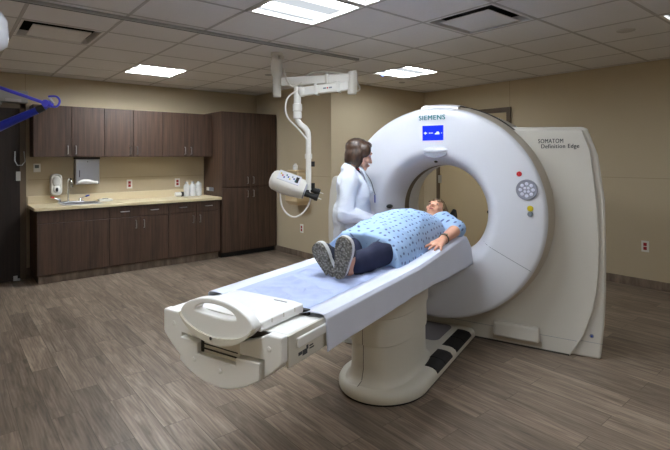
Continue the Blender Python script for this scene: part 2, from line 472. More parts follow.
# ceiling rail
t = wthing('ceiling_rail', 'long grey metal rail running across the ceiling', 'rail', (1.4, 3.67, HC))
MB().box((X0 + .01, 3.652, HC - .022), (3.36, 3.695, HC - .001)).out('rail_body', 'alu', t, smooth=0, bevel=.003)
MB().box((X0 + .01, 3.671, HC - .0235), (3.33, 3.677, HC - .0215)).out('slot', 'dark', t, smooth=0)
MB().box((3.36, 3.648, HC - .026), (3.372, 3.699, HC - .001)).out('end_cap', 'alu', t, smooth=0)

# ------------------------------------------------------------------ doors
# door on the back wall, dark wood, with operator
struct(MB().box((.70, YB - .13, 0), (.765, YB, 2.13)).box((-.45, YB - .13, 2.07), (.765, YB, 2.13)).box((-.45, YB - .13, 0), (-.39, YB, 2.07)).out('trim_6', 'frame', smooth=0, bevel=.004))
d = struct(MB().box((-.385, YB - .2, .012), (.695, YB - .155, 2.065)).out('door_1', 'doorwood', smooth=0, bevel=.003))
MB().box((.655, YB - .215, 1.20), (.70, YB - .2, 1.31)).out('hinge', 'steel', d, smooth=0)
MB().box((.625, YB - .22, .012), (.665, YB - .2, .07)).box((.655, YB - .235, .012), (.69, YB - .2, .035)).out('floor_bolt', 'steel', d, smooth=0)
MB().tube([(.645, YB - .21, 1.55), (.64, YB - .24, 1.44), (.665, YB - .25, 1.385), (.71, YB - .25, 1.385), (.745, YB - .22, 1.43), (.742, YB - .14, 1.55)], .006, 8).out('cable_loop', 'alu', d)
op = wthing('door_operator', 'long grey automatic door operator box over the dark door', 'door operator', (.2, YB - .06, 2.2))
MB().box((-.5, YB - .12, 2.145), (.79, YB, 2.29)).out('housing', 'alu', op, smooth=0, bevel=.006)
MB().box((.56, YB - .13, 2.15), (.72, YB - .12, 2.185)).out('end_plate', 'steel', op, smooth=0)
MB().tube([(.1, YB - .15, 2.12), (.44, YB - .19, 2.12), (.52, YB - .2, 2.115)], .014, 8).box((.36, YB - .26, 2.075), (.5, YB - .2, 2.10)).out('arm', 'alu', op, smooth=0)
# door on the right wall seen over and through the scanner
struct(MB().box((X1 - .03, 3.415, 0), (X1, 3.475, 2.15)).box((X1 - .03, 3.475, 2.085), (X1, 4.62, 2.15)).box((X1 - .03, 4.62, 0), (X1, 4.68, 2.15)).out('trim_7', 'frame', smooth=0, bevel=.003))
d = struct(MB().box((X1 - .02, 3.48, .01), (X1 - .002, 4.615, 2.08)).out('door_2', 'glass', smooth=0))
for z in (.25, 1.12, 1.9):
    MB().box((X1 - .04, 4.585, z - .06), (X1 - .02, 4.635, z + .06)).out('hinge', 'steel', d, smooth=0)

# ------------------------------------------------------------------ cabinets
def bar_handle(parent, p, d, L=.1):
    p = V(p); a = {'x': V((1, 0, 0)), 'z': V((0, 0, 1))}[d]; f = V((0, -.028, 0))
    MB().tube([p - a * L / 2, p - a * L / 2 + f, p + a * L / 2 + f, p + a * L / 2], .006, 8).out('handle', 'steel', parent, smooth=50)
def front(parent, name, x0, x1, z0, z1, yf, hand=None):
    g = .002
    o = MB().box((x0 + g, yf, z0 + g), (x1 - g, yf + .019, z1 - g)).out(name, 'wood', parent, smooth=0, bevel=.0015, bseg=1)
    if hand:
        bar_handle(o, (hand[0], yf, hand[1]), hand[2])
    return o
UZ0, UZ1 = 1.485, 2.115
ulab = ['dark wood wall cabinet over the sink, nearest the door', 'middle dark wood wall cabinet over the counter', 'dark wood wall cabinet beside the tall cabinet']
for (a, m_, b), lb in zip([(.816, 1.222, 1.60), (1.60, 1.96, 2.345), (2.345, 2.715, 3.09)], ulab):
    t = wthing('wall_cabinet', lb, 'cabinet', ((a + b) / 2, YB - .16, UZ0), 'dark wall cabinets')
    MB().box((a, 6.62, UZ0), (b, YB - .001, UZ1)).out('body', 'wood', t, smooth=0)
    front(t, 'door', a, m_, UZ0, UZ1, 6.60, (m_ - .045, UZ0 + .085, 'z'))
    front(t, 'door', m_, b, UZ0, UZ1, 6.60, (m_ + .045, UZ0 + .085, 'z'))
BZ = .855
t = wthing('sink_cabinet', 'dark wood base cabinet under the sink with plain wide panels', 'cabinet', (1.21, 6.63, 0))
MB().box((.815, 6.35, .10), (1.585, YB - .001, .735)).box((.815, 6.35, .735), (.85, YB - .001, BZ)).box((1.555, 6.35, .735), (1.585, YB - .001, BZ)).box((.85, 6.35, .735), (1.555, 6.385, BZ)).box((.835, 6.41, 0), (1.585, YB - .001, .10)).out('body', 'wood', t, smooth=0)
front(t, 'panel', .815, 1.585, .715, BZ - .006, 6.33)
front(t, 'door', .815, 1.585, .11, .708, 6.33)
MB().box((.835, 6.395, 0), (1.585, 6.41, .10)).out('toe_kick', 'cove', t, smooth=0)
blab = ['dark wood base cabinet with two drawers, next to the sink cabinet', 'dark wood base cabinet with two drawers, beside the tall cabinet']
for (a, m_, b), lb in zip([(1.585, 1.955, 2.33), (2.33, 2.725, 3.085)], blab):
    t = wthing('base_cabinet', lb, 'cabinet', ((a + b) / 2, 6.63, 0), 'dark base cabinets')
    MB().box((a, 6.35, .10), (b, YB - .001, BZ)).box((a, 6.41, 0), (b, YB - .001, .10)).out('body', 'wood', t, smooth=0)
    for x0, x1, s in ((a, m_, -1), (m_, b, 1)):
        front(t, 'drawer', x0, x1, .712, BZ - .006, 6.33, ((x0 + x1) / 2, .785, 'x'))
        front(t, 'door', x0, x1, .11, .708, 6.33, (m_ + s * .05, .61, 'z'))
    MB().box((a, 6.395, 0), (b, 6.41, .10)).out('toe_kick', 'cove', t, smooth=0)
t = wthing('tall_cabinet', 'tall dark wood storage cabinet with four doors in the corner', 'cabinet', (3.57, 6.62, 0))
MB().box((3.105, 6.32, .075), (4.035, YB - .001, 2.145)).box((3.12, 6.39, 0), (4.03, YB - .001, .075)).out('body', 'wood', t, smooth=0)
for x0, x1, s in ((3.105, 3.565, -1), (3.565, 4.035, 1)):
    front(t, 'door', x0, x1, .08, 1.02, 6.30, (3.565 + s * .05, .925, 'z'))
    front(t, 'door', x0, x1, 1.03, 2.145, 6.30, (3.565 + s * .05, 1.125, 'z'))
MB().box((3.12, 6.375, 0), (4.03, 6.39, .075)).out('toe_kick', 'dark', t, smooth=0)
p = wthing('switch_plate', 'small steel switch plate on the side of the tall cabinet', 'switch', (3.1, 6.7, .99))
MB().box((3.096, 6.58, .965), (3.104, 6.78, 1.02)).out('plate', 'greyb', p, smooth=0, bevel=.002)
MB().box((3.09, 6.72, .97), (3.098, 6.80, 1.018)).out('switch', 'white', p, smooth=0)

t = wthing('countertop', 'speckled cream laminate countertop with backsplash over the base cabinets', 'countertop', (1.92, 6.62, .86))
SX0, SX1, SY0, SY1 = 1.12, 1.52, 6.46, 6.80
ct = MB()
ct.box((.785, 6.30, .858), (3.1, SY0, .896)).box((.785, SY1, .858), (3.1, YB, .896)).box((.785, SY0, .858), (SX0, SY1, .896)).box((SX1, SY0, .858), (3.1, SY1, .896))
ct.out('worktop', 'counter', t, smooth=0, bevel=.004)
MB().box((.79, YB - .02, .896), (3.1, YB, .995)).out('backsplash', 'counter', t, smooth=0, bevel=.004)
t = wthing('sink', 'stainless steel sink set into the cream countertop', 'sink', (1.32, 6.63, .8965))
def rect(x0, x1, y0, y1, z): return [V((x0, y0, z)), V((x1, y0, z)), V((x1, y1, z)), V((x0, y1, z))]
MB().loft([rect(SX0 - .02, SX1 + .02, SY0 - .02, SY1 + .04, .8975), rect(SX0 - .018, SX1 + .018, SY0 - .018, SY1 + .038, .902), rect(SX0 + .01, SX1 - .01, SY0 + .01, SY1 - .01, .902), rect(SX0 + .02, SX1 - .02, SY0 + .02, SY1 - .02, .75), rect(1.30, 1.34, 6.60, 6.64, .745)], False).out('basin', 'steel', t, smooth=0)
MB().lathe([(.03, .750), (.022, .752), (.001, .752)], (1.32, 6.62, 0), 'z', 20).out('drain', 'chrome', t)
t = wthing('faucet', 'chrome gooseneck faucet with red and blue tipped levers', 'faucet', (1.22, 6.82, .903))
MB().box((1.10, 6.80, .903), (1.40, 6.85, .918)).out('base_plate', 'chrome', t, smooth=0, bevel=.006)
g = [(1.22, 6.825, .91), (1.22, 6.825, 1.15)] + [(1.22 + .0 + .012 * (1 - math.cos(a)), 6.825 - .045 * (1 - math.cos(a)), 1.15 + .055 * math.sin(a)) for a in [PI * k / 8 for k in range(1, 9)]] + [(1.246, 6.735, 1.11)]
MB().tube(g, .011, 12).out('spout', 'chrome', t)
MB().lathe([(.001, 1.10), (.016, 1.10), (.016, 1.13), (.011, 1.135)], (1.246, 6.735, 0), 'z', 16).out('aerator', 'chrome', t)
for x, s, tip in ((1.12, -1, 'red'), (1.36, 1, 'bluetip')):
    h = MB().lathe([(.022, .91), (.02, .935), (.012, .95), (.001, .952)], (x, 6.825, 0), 'z', 16).out('valve', 'chrome', t)
    MB().tube([(x, 6.825, .945), (x + s * .075, 6.80, .975)], .007, 8).out('lever', 'chrome', h)
    MB().caps_((x + s * .065, 6.803, .972), (x + s * .095, 6.793, .982), .011, .009).out('tip', tip, h)
# wall mounted items
t = wthing('soap_dispenser', 'white wall soap dispenser left of the faucet', 'soap dispenser', (1.095, YB - .05, 1.0))
def rrect(x0, x1, z0, z1, r, n=6):
    pts = []
    for cx, cz, a in ((x1 - r, z1 - r, 0), (x0 + r, z1 - r, PI / 2), (x0 + r, z0 + r, PI), (x1 - r, z0 + r, 1.5 * PI)):
        pts += [(cx + r * math.cos(a + PI / 2 * k / n), cz + r * math.sin(a + PI / 2 * k / n)) for k in range(n + 1)]
    return pts
MB().prism(rrect(1.03, 1.158, .998, 1.268, .05), 'xz', YB - .095, YB).out('body', 'white', t, smooth=40, bevel=.012, bseg=3)
MB().ell((1.094, YB - .095, 1.175), (.05, .022, .07)).out('cover', 'white', t)
MB().ell((1.094, YB - .098, 1.075), (.042, .02, .05)).out('push_bar', 'white', t)
MB().ell((1.094, YB - .116, 1.07), (.014, .006, .028)).out('window', 'dark', t)
t = wthing('paper_towel_dispenser', 'stainless steel paper towel dispenser on the wall under the cabinets', 'paper towel dispenser', (1.45, YB - .06, 1.12))
MB().box((1.305, YB - .115, 1.125), (1.59, YB, 1.455)).out('body', 'steel', t, smooth=0, bevel=.008)
MB().box((1.30, YB - .12, 1.455), (1.595, YB, 1.482)).out('top_cap', 'black', t, smooth=0, bevel=.004)
MB().box((1.31, YB - .122, 1.15), (1.585, YB - .115, 1.445)).out('door', 'steel', t, smooth=0, bevel=.003)
MB().grid(lambda u, v: V((1.325 + .24 * u, YB - .126 - .012 * math.sin(PI * v), 1.13 + (.035 + .03 * math.sin(PI * min(1, u * 1.2))) * v)), 16, 6).out('paper', 'white', t, thick=.002)
MB().cyl((1.445, YB - .122, 1.42), (1.445, YB - .126, 1.42), .006).out('lock', 'dark', t)
MB().box((1.345, YB - .1235, 1.22), (1.353, YB - .122, 1.31)).out('level_slot', 'dark', t, smooth=0)
t = wthing('thermostat', 'small white wall thermostat beside the dark door', 'thermostat', (.892, YB, 1.35))
MB().box((.855, YB - .025, 1.295), (.93, YB + .002, 1.40)).out('case', 'white', t, smooth=0, bevel=.004)
MB().box((.867, YB - .0265, 1.345), (.912, YB - .025, 1.385)).out('display', 'lcd', t, smooth=0)
def outlet(c, nrmv, lb):
    c = V(c); n = V(nrmv); s = V((0, 0, 1)).cross(n)
    t = wthing('wall_outlet', lb, 'outlet', c, 'red hospital outlets')
    def bx(a, b, z0, z1, d0, d1):
        p = [c + s * a + n * d0 + V((0, 0, z0)), c + s * b + n * d1 + V((0, 0, z1))]
        return MB().box([min(p[0][i], p[1][i]) for i in range(3)], [max(p[0][i], p[1][i]) for i in range(3)])
    bx(-.038, .038, -.062, .062, 0, .006).out('plate', 'white', t, smooth=0, bevel=.002)
    for z in (-.022, .022): bx(-.017, .017, z - .018, z + .018, .006, .009).out('socket', 'outletred', t, smooth=0, bevel=.003)
outlet((2.0, YB, 1.102), (0, -1, 0), 'red wall outlet in a white plate to the right of the paper towel dispenser')
outlet((2.685, YB, 1.098), (0, -1, 0), 'red wall outlet in a white plate above the clear jugs on the counter')
outlet((XS, 5.64, .42), (-1, 0, 0), 'red wall outlet in a white plate below the beige box, beyond the injector')
outlet((X1, 1.815, .46), (-1, 0, 0), 'red wall outlet in a white plate low on the wall right of the scanner')
t = wthing('wipes_pack', 'flat white pack of wipes lying on the counter beside the sink', 'wipes', (1.58, 6.72, .896))
MB().box((1.55, 6.66, .8965), (1.715, 6.76, .93)).out('pack', 'white', t, smooth=0, bevel=.008)
MB().box((1.60, 6.685, .93), (1.665, 6.735, .936)).out('lid', 'lcd', t, smooth=0, bevel=.002)
for i, (x, lb) in enumerate(((2.77, 'clear plastic jug on the counter, next to the black lens'), (2.86, 'clear plastic jug on the counter between two others'), (2.955, 'clear ridged plastic jug on the counter, nearest the tall cabinet'))):
    t = wthing('plastic_jug', lb, 'jug', (x, 6.78, .8965), 'clear jugs on the counter')
    prof = [(.001, 0), (.040, 0), (.046, .01), (.046, .06), (.042, .075), (.046, .09), (.046, .15), (.03, .178), (.018, .186), (.018, .2)]
    if i == 2: prof = [(.001, 0), (.038, 0), (.045, .01), (.045, .055), (.039, .065), (.045, .075), (.045, .115), (.039, .125), (.045, .135), (.045, .175), (.03, .195), (.02, .205)]
    MB().lathe([(r, h + .8965) for r, h in prof], (x, 6.78, 0), 'z', 24).out('body', 'clear', t)
    MB().lathe([(.022, .195 + .8965), (.022, .215 + .8965), (.001, .217 + .8965)], (x, 6.78, 0), 'z', 20).out('cap', 'clear', t)
t = wthing('bottle', 'white bottle with a black cap lying on its side beside the clear jugs', 'bottle', (2.65, 6.78, .8965))
MB().lathe([(.001, -.06), (.03, -.06), (.033, -.05), (.033, .02), (.03, .024)], (2.655, 6.78, .932), 'x', 24).out('body', 'white', t)
MB().lathe([(.035, .024), (.035, .06), (.001, .062)], (2.655, 6.78, .932), 'x', 24).out('cap', 'black', t)

# box on the side wall behind the injector
t = wthing('waste_box', 'beige plastic disposal box on the side wall behind the injector', 'disposal box', (3.95, 5.58, .80))
MB().loft([rect(3.86, XS, 5.48, 5.70, .78), rect(3.82, XS, 5.44, 5.74, .84), rect(3.82, XS, 5.44, 5.74, 1.22), rect(3.84, XS, 5.46, 5.72, 1.25)]).out('bin', 'sharps', t, smooth=0, bevel=.012)
MB().box((3.84, 5.46, 1.25), (XS, 5.72, 1.285)).out('lid', 'sharps', t, smooth=0, bevel=.01)
t = wthing('clear_bottle', 'small clear bottle standing on the beige disposal box', 'bottle', (3.93, 5.62, 1.286))
MB().lathe([(.001, 1.286), (.035, 1.286), (.037, 1.30), (.037, 1.35), (.02, 1.365), (.018, 1.38), (.001, 1.381)], (3.93, 5.63, 0), 'z', 20).out('body', 'clear', t)

# ------------------------------------------------------------------ contrast injector on its ceiling arm
t = wthing('contrast_injector', 'white contrast injector with black plungers hanging from a ceiling arm', 'injector', (2.56, 3.985, HC))
px, py = 2.562, 3.984
MB().lathe([(.001, HC), (.06, HC - .001), (.06, HC - .025), (.045, HC - .03), (.001, HC - .03)], (px, py, 0), 'z', 32).out('ceiling_flange', 'cream', t)
MB().cyl((px - .018, py + .012, HC - .03), (px - .018, py + .012, 2.42), .032).cyl((px + .035, py - .03, HC - .03), (px + .035, py - .03, 2.44), .026).out('post', 'gbeige', t)
MB().lathe([(.001, 2.445), (.05, 2.44), (.058, 2.42), (.058, 2.31), (.04, 2.27), (.04, 2.08), (.036, 2.07), (.001, 2.07)], (px, py, 0), 'z', 32).out('swivel_housing', 'gbeige', t)
e0, e1 = V((px + .03, py - .045, 2.215)), V((2.975, 3.32, 2.215))
def beam(a, b, w, h, name, m, bev=.012):
    a, b = V(a), V(b); d = (b - a).normalized(); s = d.cross(V((0, 0, 1))).normalized(); u = s.cross(d)
    rr = [[p + s * sx * w / 2 + u * sz * h / 2 for sx, sz in ((-1, -1), (1, -1), (1, 1), (-1, 1))] for p in (a, b)]
    return MB().loft(rr).out(name, m, t, smooth=0, bevel=bev, bseg=3)
beam(e0, e1, .07, .085, 'upper_arm', 'white')
MB().cyl((e1[0], e1[1], 2.275), (e1[0], e1[1], 2.06), .042).box((e1[0] - .02, e1[1] - .04, 2.085), (e1[0] + .035, e1[1] + .03, 2.285)).out('elbow_block', 'gbeige', t, smooth=35, bevel=.008)
f0, f1 = V((2.66, 3.70, 2.10)), V((2.965, 3.345, 2.145))
beam(f0, f1, .075, .085, 'lower_arm', 'white')
for k in (.32, .78):
    p = f0.lerp(f1, k); dd = (f1 - f0).normalized()
    beam(p - dd * .014, p + dd * .014, .09, .105, 'clamp', 'white', .004)
p = e0.lerp(e1, .66); dd = (e1 - e0).normalized(); beam(p - dd * .012, p + dd * .012, .085, .115, 'clamp', 'gbeige', .004)
ad = (f1 - f0).normalized(); sd = ad.cross(V((0, 0, 1))).normalized()
if sd.y > 0: sd = -sd
for k_, w_, m_ in ((-.028, .03, 'greyb'), (.0, .012, 'red'), (.028, .03, 'greyb')):
    p = f0.lerp(f1, .56) + sd * .0378 + ad * k_; uu = (V((0, 0, 1)) - ad * ad.z).normalized()
    MB().loft([[p + ad * a_ + uu * b_ + sd * d_ for a_, b_ in ((-w_ / 2, -.007), (w_ / 2, -.007), (w_ / 2, .007), (-w_ / 2, .007))] for d_ in (0, .001)]).out('printed_mark', m_, t, smooth=0)
MB().caps_((2.665, 3.695, 2.105), (2.665, 3.695, 2.10), .052, .052).out('joint', 'white', t)
q = V((2.632, 3.731, 0))
MB().lathe([(.001, 2.15), (.03, 2.145), (.036, 2.12), (.036, 1.985), (.046, 1.98), (.046, 1.915), (.034, 1.905), (.042, 1.90), (.042, 1.845), (.028, 1.835), (.001, 1.835)], q, 'z', 28).out('swivel_collar', 'white', t)
MB().tube([(2.632, 3.731, 1.86), (2.636, 3.728, 1.82), (2.655, 3.712, 1.785), (2.69, 3.683, 1.75), (2.708, 3.668, 1.715), (2.713, 3.663, 1.66), (2.713, 3.663, 1.15)], .027, 16).out('drop_tube', 'white', t)
MB().lathe([(.034, 1.50), (.036, 1.49), (.036, 1.46), (.034, 1.45)], (2.713, 3.663, 0), 'z', 24).out('tube_collar', 'white', t)
for z in (1.40, 1.19): MB().obox((2.745, 3.64, z), (.03, .03, .05)).out('cable_clip', 'black', t, smooth=0)
# injector head: axis from back to plungers, roughly along the arm and downwards
ha, hb = V((2.437, 3.888, 1.262)), V((2.680, 3.688, 1.148))
hd = (hb - ha).normalized(); hs = hd.cross(V((0, 0, 1))).normalized(); hu = hs.cross(hd)
if hs.dot(V((-.64, -.77, 0))) < 0: hs = -hs
hu, hs = (hu * math.cos(R(38)) + hs * math.sin(R(38))), (hs * math.cos(R(38)) - hu * math.sin(R(38)))
if hs.y > 0: pass
def hsec(c, w, h, n=24):
    pts = []
    for i in range(n):
        a = 2 * PI * i / n; ca, sa = math.cos(a), math.sin(a); e = .55
        pts.append(c + hs * (w * math.copysign(abs(ca) ** e, ca)) + hu * (h * math.copysign(abs(sa) ** e, sa)))
    return pts
Lh = (hb - ha).length
MB().loft([hsec(ha + hd * (Lh * k), w, h) for k, w, h in ((-.04, .04, .035), (.0, .07, .06), (.08, .088, .076), (.3, .098, .085), (.62, .098, .082), (.8, .09, .076), (.93, .088, .074), (1., .082, .07))]).out('head_case', 'white', t, smooth=50)
MB().loft([hsec(hb + hd * k, w, h) for k, w, h in ((0, .08, .066), (.012, .08, .066), (.016, .07, .058))]).out('head_ring', 'keypad', t, smooth=50)
kp = MB(); 
def plate(c, wx, wy, th, name, m):
    rr = [[c + hd * sx * wx / 2 + hs * sy * wy / 2 + hu * d for sx, sy in ((-1, -1), (1, -1), (1, 1), (-1, 1))] for d in (0, th)]
    return MB().loft(rr).out(name, m, t, smooth=0)
pc = ha + hd * (Lh * .48) + hu * .083
plate(pc, .22, .13, .006, 'control_panel', 'gwhite')
cols = ['yellow', 'red', 'bluetip', 'teal', 'bluetip', 'yellow', 'greyb', 'bluetip', 'teal']
for i, cm in enumerate(cols):
    c = pc + hd * (-.085 + .019 * i) + hs * (.02 * ((i % 3) - 1)) + hu * .006
    plate(c, .014, .02, .002, 'button', cm)
plate(pc + hd * .08 + hu * .006, .03, .08, .002, 'panel_display', 'dark')
side = hs if hs.dot(V((-.64, -.77, 0))) > 0 else -hs
for s_ in (-1, 1):
    b0 = hb + hs * (.042 * s_)
    ph = MB().cyl(b0, b0 + hd * .06, .03, .028).cyl(b0 + hd * .06, b0 + hd * .12, .024, .03).cyl(b0 + hd * .12, b0 + hd * .15, .034, .03).out('plunger', 'black', t)
    MB().cyl(b0 + hd * .15, b0 + hd * .185, .006, .004).out('tip', 'white', ph)
MB().tube(smoothpts([(2.50, 3.84, 1.17), (2.502, 3.838, 1.08), (2.512, 3.83, 1.0), (2.54, 3.807, .935), (2.58, 3.772, .895), (2.62, 3.739, .89), (2.665, 3.70, .925), (2.705, 3.668, .99), (2.722, 3.652, 1.06), (2.72, 3.655, 1.15)]), .008, 8).out('cable', 'white', t)
MB().tube(smoothpts([(2.60, 3.93, 2.35), (2.578, 3.83, 2.22), (2.617, 3.79, 2.155), (2.69, 3.73, 2.20), (2.74, 3.68, 2.275), (2.838, 3.60, 2.30), (2.966, 3.50, 2.285), (3.07, 3.41, 2.235), (3.12, 3.37, 2.14), (3.06, 3.35, 2.10), (2.98, 3.30, 2.11)]), .009, 8).out('cable', 'gbeige', t)
MB().tube(smoothpts([(2.66, 3.66, 2.115), (2.616, 3.70, 2.108), (2.548, 3.76, 2.05), (2.526, 3.78, 1.954), (2.548, 3.77, 1.847), (2.629, 3.70, 1.73), (2.70, 3.65, 1.614), (2.713, 3.64, 1.5)]), .008, 8).out('cable', 'white', t)

# ------------------------------------------------------------------ blue wall arm and white ceiling device at the left edge
t = wthing('wall_bracket_arm', 'blue tubular hook arm reaching in from the left wall above the door', 'arm', (X0, 3.88, 1.7))
MB().tube([(X0 + .02, 3.895, 2.24), (.439, 3.017, 1.764)], [.014, .0088], 12).out('upper_rod', 'blue1', t)
MB().tube([(X0 + .02, 3.895, 1.17), (.405, 3.045, 1.735)], [.055, .019], 16).out('lower_tube', 'blue2', t)
MB().cyl((.40, 3.048, 1.732), (.428, 3.025, 1.747), .022, .018).out('tube_end', 'black', t)
MB().cyl((.425, 2.995, 1.765), (.455, 3.03, 1.765), .02).tube([(.418, 3.035, 1.735), (.445, 3.012, 1.765)], .014, 10).out('pivot', 'blue1', t)
MB().tube(smoothpts([(.445, 3.012, 1.765), (.465, 2.995, 1.748), (.484, 2.98, 1.755), (.492, 2.973, 1.782), (.478, 2.985, 1.805), (.445, 3.012, 1.806)], 5), .0055, 8).out('hook', 'blue1', t)
sp = [(.446 + .02 * k / 40 - .0 + .007 * math.cos(k * .9), 3.01 - .012 * k / 40 + .007 * math.sin(k * .9), 1.80 - .032 * k / 40) for k in range(41)]
MB().tube(sp, .002, 5).out('spring', 'steel', t)
MB().box((X0, 3.82, 1.05), (X0 + .025, 3.96, 2.35)).out('wall_plate', 'blue2', t, smooth=0, bevel=.005)
t = wthing('ceiling_device', 'white rounded housing hanging from the ceiling at the left edge', 'ceiling device', (.07, 2.80, HC))
MB().loft([[V((.085 + r * math.cos(a) * 1.0, 2.79 + .11 * r / .15 * math.sin(a), z)) for a in [2 * PI * i / 28 for i in range(28)]] for r, z in ((.07, 1.975), (.13, 1.985), (.155, 2.01), (.16, 2.06), (.156, 2.13), (.135, 2.165), (.06, 2.18))]).out('housing', 'gwhite', t, smooth=50)
MB().cyl((.05, 2.80, 2.16), (.05, 2.80, HC), .025).out('stem', 'white', t)
MB().lathe([(.001, HC - .03), (.07, HC - .03), (.075, HC - .002), (.001, HC - .001)], (.05, 2.80, 0), 'z', 24).out('flange', 'white', t)

# ------------------------------------------------------------------ CT scanner
ct = gthing('ct_scanner', 'large white ring-shaped CT scanner with a blue screen', 'scanner', (0, 0, 0))
RC = V((.005, 0, 1.015))
def arc(c, r, a0, a1, n): return [(c[0] + r * math.cos(a0 + (a1 - a0) * k / n), c[1] + r * math.sin(a0 + (a1 - a0) * k / n)) for k in range(n + 1)]
fp = [(.849, -.150), (.846, -.176), (.836, -.193), (.820, -.200), (.74, -.206), (.66, -.210), (.58, -.212), (.52, -.211), (.492, -.204), (.47, -.19), (.448, -.165), (.425, -.125), (.405, -.075), (.39, -.02), (.382, .04), (.38, .10)]
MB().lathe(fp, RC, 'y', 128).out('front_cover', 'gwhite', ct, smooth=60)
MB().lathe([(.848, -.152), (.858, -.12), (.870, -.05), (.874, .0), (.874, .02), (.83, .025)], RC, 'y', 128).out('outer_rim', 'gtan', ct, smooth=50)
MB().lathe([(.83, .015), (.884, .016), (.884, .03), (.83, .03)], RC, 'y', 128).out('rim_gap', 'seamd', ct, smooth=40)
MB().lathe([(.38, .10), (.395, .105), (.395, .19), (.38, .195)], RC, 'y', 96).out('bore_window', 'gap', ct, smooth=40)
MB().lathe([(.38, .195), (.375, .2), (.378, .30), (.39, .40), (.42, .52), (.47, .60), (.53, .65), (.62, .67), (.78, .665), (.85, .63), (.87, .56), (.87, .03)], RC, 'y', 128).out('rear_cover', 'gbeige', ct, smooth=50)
# wings
wr = [(.45, .0), (.974, 0), (1.068, .172), (1.126, .362), (1.15, .5), (1.162, .653), (1.165, .867), (1.15, 1.151), (1.111, 1.508), (1.058, 1.660), (.45, 1.674)]
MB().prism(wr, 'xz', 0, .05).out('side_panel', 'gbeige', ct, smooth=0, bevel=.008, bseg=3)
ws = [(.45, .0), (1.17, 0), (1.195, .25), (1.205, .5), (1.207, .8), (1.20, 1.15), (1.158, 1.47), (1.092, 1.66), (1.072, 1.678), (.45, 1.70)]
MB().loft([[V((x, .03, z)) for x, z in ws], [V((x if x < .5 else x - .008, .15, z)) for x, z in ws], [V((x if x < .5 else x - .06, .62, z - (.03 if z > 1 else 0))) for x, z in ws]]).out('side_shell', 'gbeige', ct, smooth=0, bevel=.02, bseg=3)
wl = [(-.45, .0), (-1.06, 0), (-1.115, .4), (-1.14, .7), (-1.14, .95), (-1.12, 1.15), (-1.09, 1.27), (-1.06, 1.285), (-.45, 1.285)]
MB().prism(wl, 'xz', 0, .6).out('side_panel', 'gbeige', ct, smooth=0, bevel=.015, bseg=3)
MB().box((-.45, -.001, .1165), (1.02, .004, .119)).box((1.045, .029, .1165), (1.182, .033, .119)).out('base_seam', 'greyb', ct, smooth=0)
MB().box((-.46, .0, .012), (.46, .5, .30)).out('base_block', 'gbeige', ct, smooth=0)
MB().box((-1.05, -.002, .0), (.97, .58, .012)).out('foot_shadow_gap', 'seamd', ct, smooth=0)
# wing top lip line
# service hatch
hp = MB().prism(rrect(.44, .772, .062, .178, .018), 'xz', -.06, .0).out('service_handle', 'gbeige', ct, smooth=40, bevel=.02, bseg=4)
MB().prism(rrect(.425, .785, .028, .066, .008), 'xz', -.010, -.002).out('grip_recess_shade', 'gtan', hp, smooth=0)  # flat darker plate, its tan tone paints the shaded recess under the handle
MB().cyl((1.114, .03, .166), (1.114, .02, .166), .014).out('lock', 'greyb', ct)
MB().cyl((1.114, .02, .166), (1.114, .018, .166), .007).out('lock_core', 'bluetip', ct)
# seams on the front cover
def onface(x, z, lift=0.):
    r = math.hypot(x - RC.x, z - RC.z)
    for (r0, y0), (r1, y1) in zip(fp[3:], fp[4:]):
        if r1 <= r <= r0: return y0 + (y1 - y0) * (r0 - r) / (r0 - r1) - lift
    return -.2 - lift
for sx in (1, -1):
    p = [(RC.x + sx * (r * math.cos(R(-27.5))), RC.z + r * math.sin(R(-27.5))) for r in [.44 + .39 * k / 12 for k in range(13)]]
    MB().tube([(x, onface(x, z) - .0005, z) for x, z in p], .0018, 6).out('panel_seam', 'greyb', ct)
# screen
sc = MB().box((-.086, -.213, 1.588), (.105, -.205, 1.723)).out('screen_bezel', 'gwhite', ct, smooth=0, bevel=.006)
MB().box((-.078, -.2145, 1.596), (.097, -.211, 1.716)).out('display', 'screen', sc, smooth=0)
def ib(x0, z0, x1, z1): MB().box((x0, -.2165, z0), (x1, -.2145, z1)).out('screen_symbol', 'glyph', sc, smooth=0)
MB().prism([(-.066, 1.656), (-.05, 1.669), (-.05, 1.660), (-.038, 1.660), (-.038, 1.652), (-.05, 1.652), (-.05, 1.643)], 'xz', -.2165, -.2145).out('screen_symbol', 'glyph', sc, smooth=0)
ib(-.022, 1.652, -.012, 1.659); ib(-.008, 1.652, .002, 1.659); ib(.006, 1.652, .012, 1.659)
MB().prism([(.028, 1.644), (.066, 1.644), (.066, 1.656), (.058, 1.666), (.044, 1.666), (.038, 1.656), (.028, 1.654)], 'xz', -.2165, -.2145).out('screen_symbol', 'glyph', sc, smooth=0)
ib(.08, 1.652, .086, 1.657)
text('lettering', 'SIEMENS', .222, .038, 'teal', ct, (.001, -.2105, 1.781), (1, 0, 0), (0, 0, 1), bold=.045)
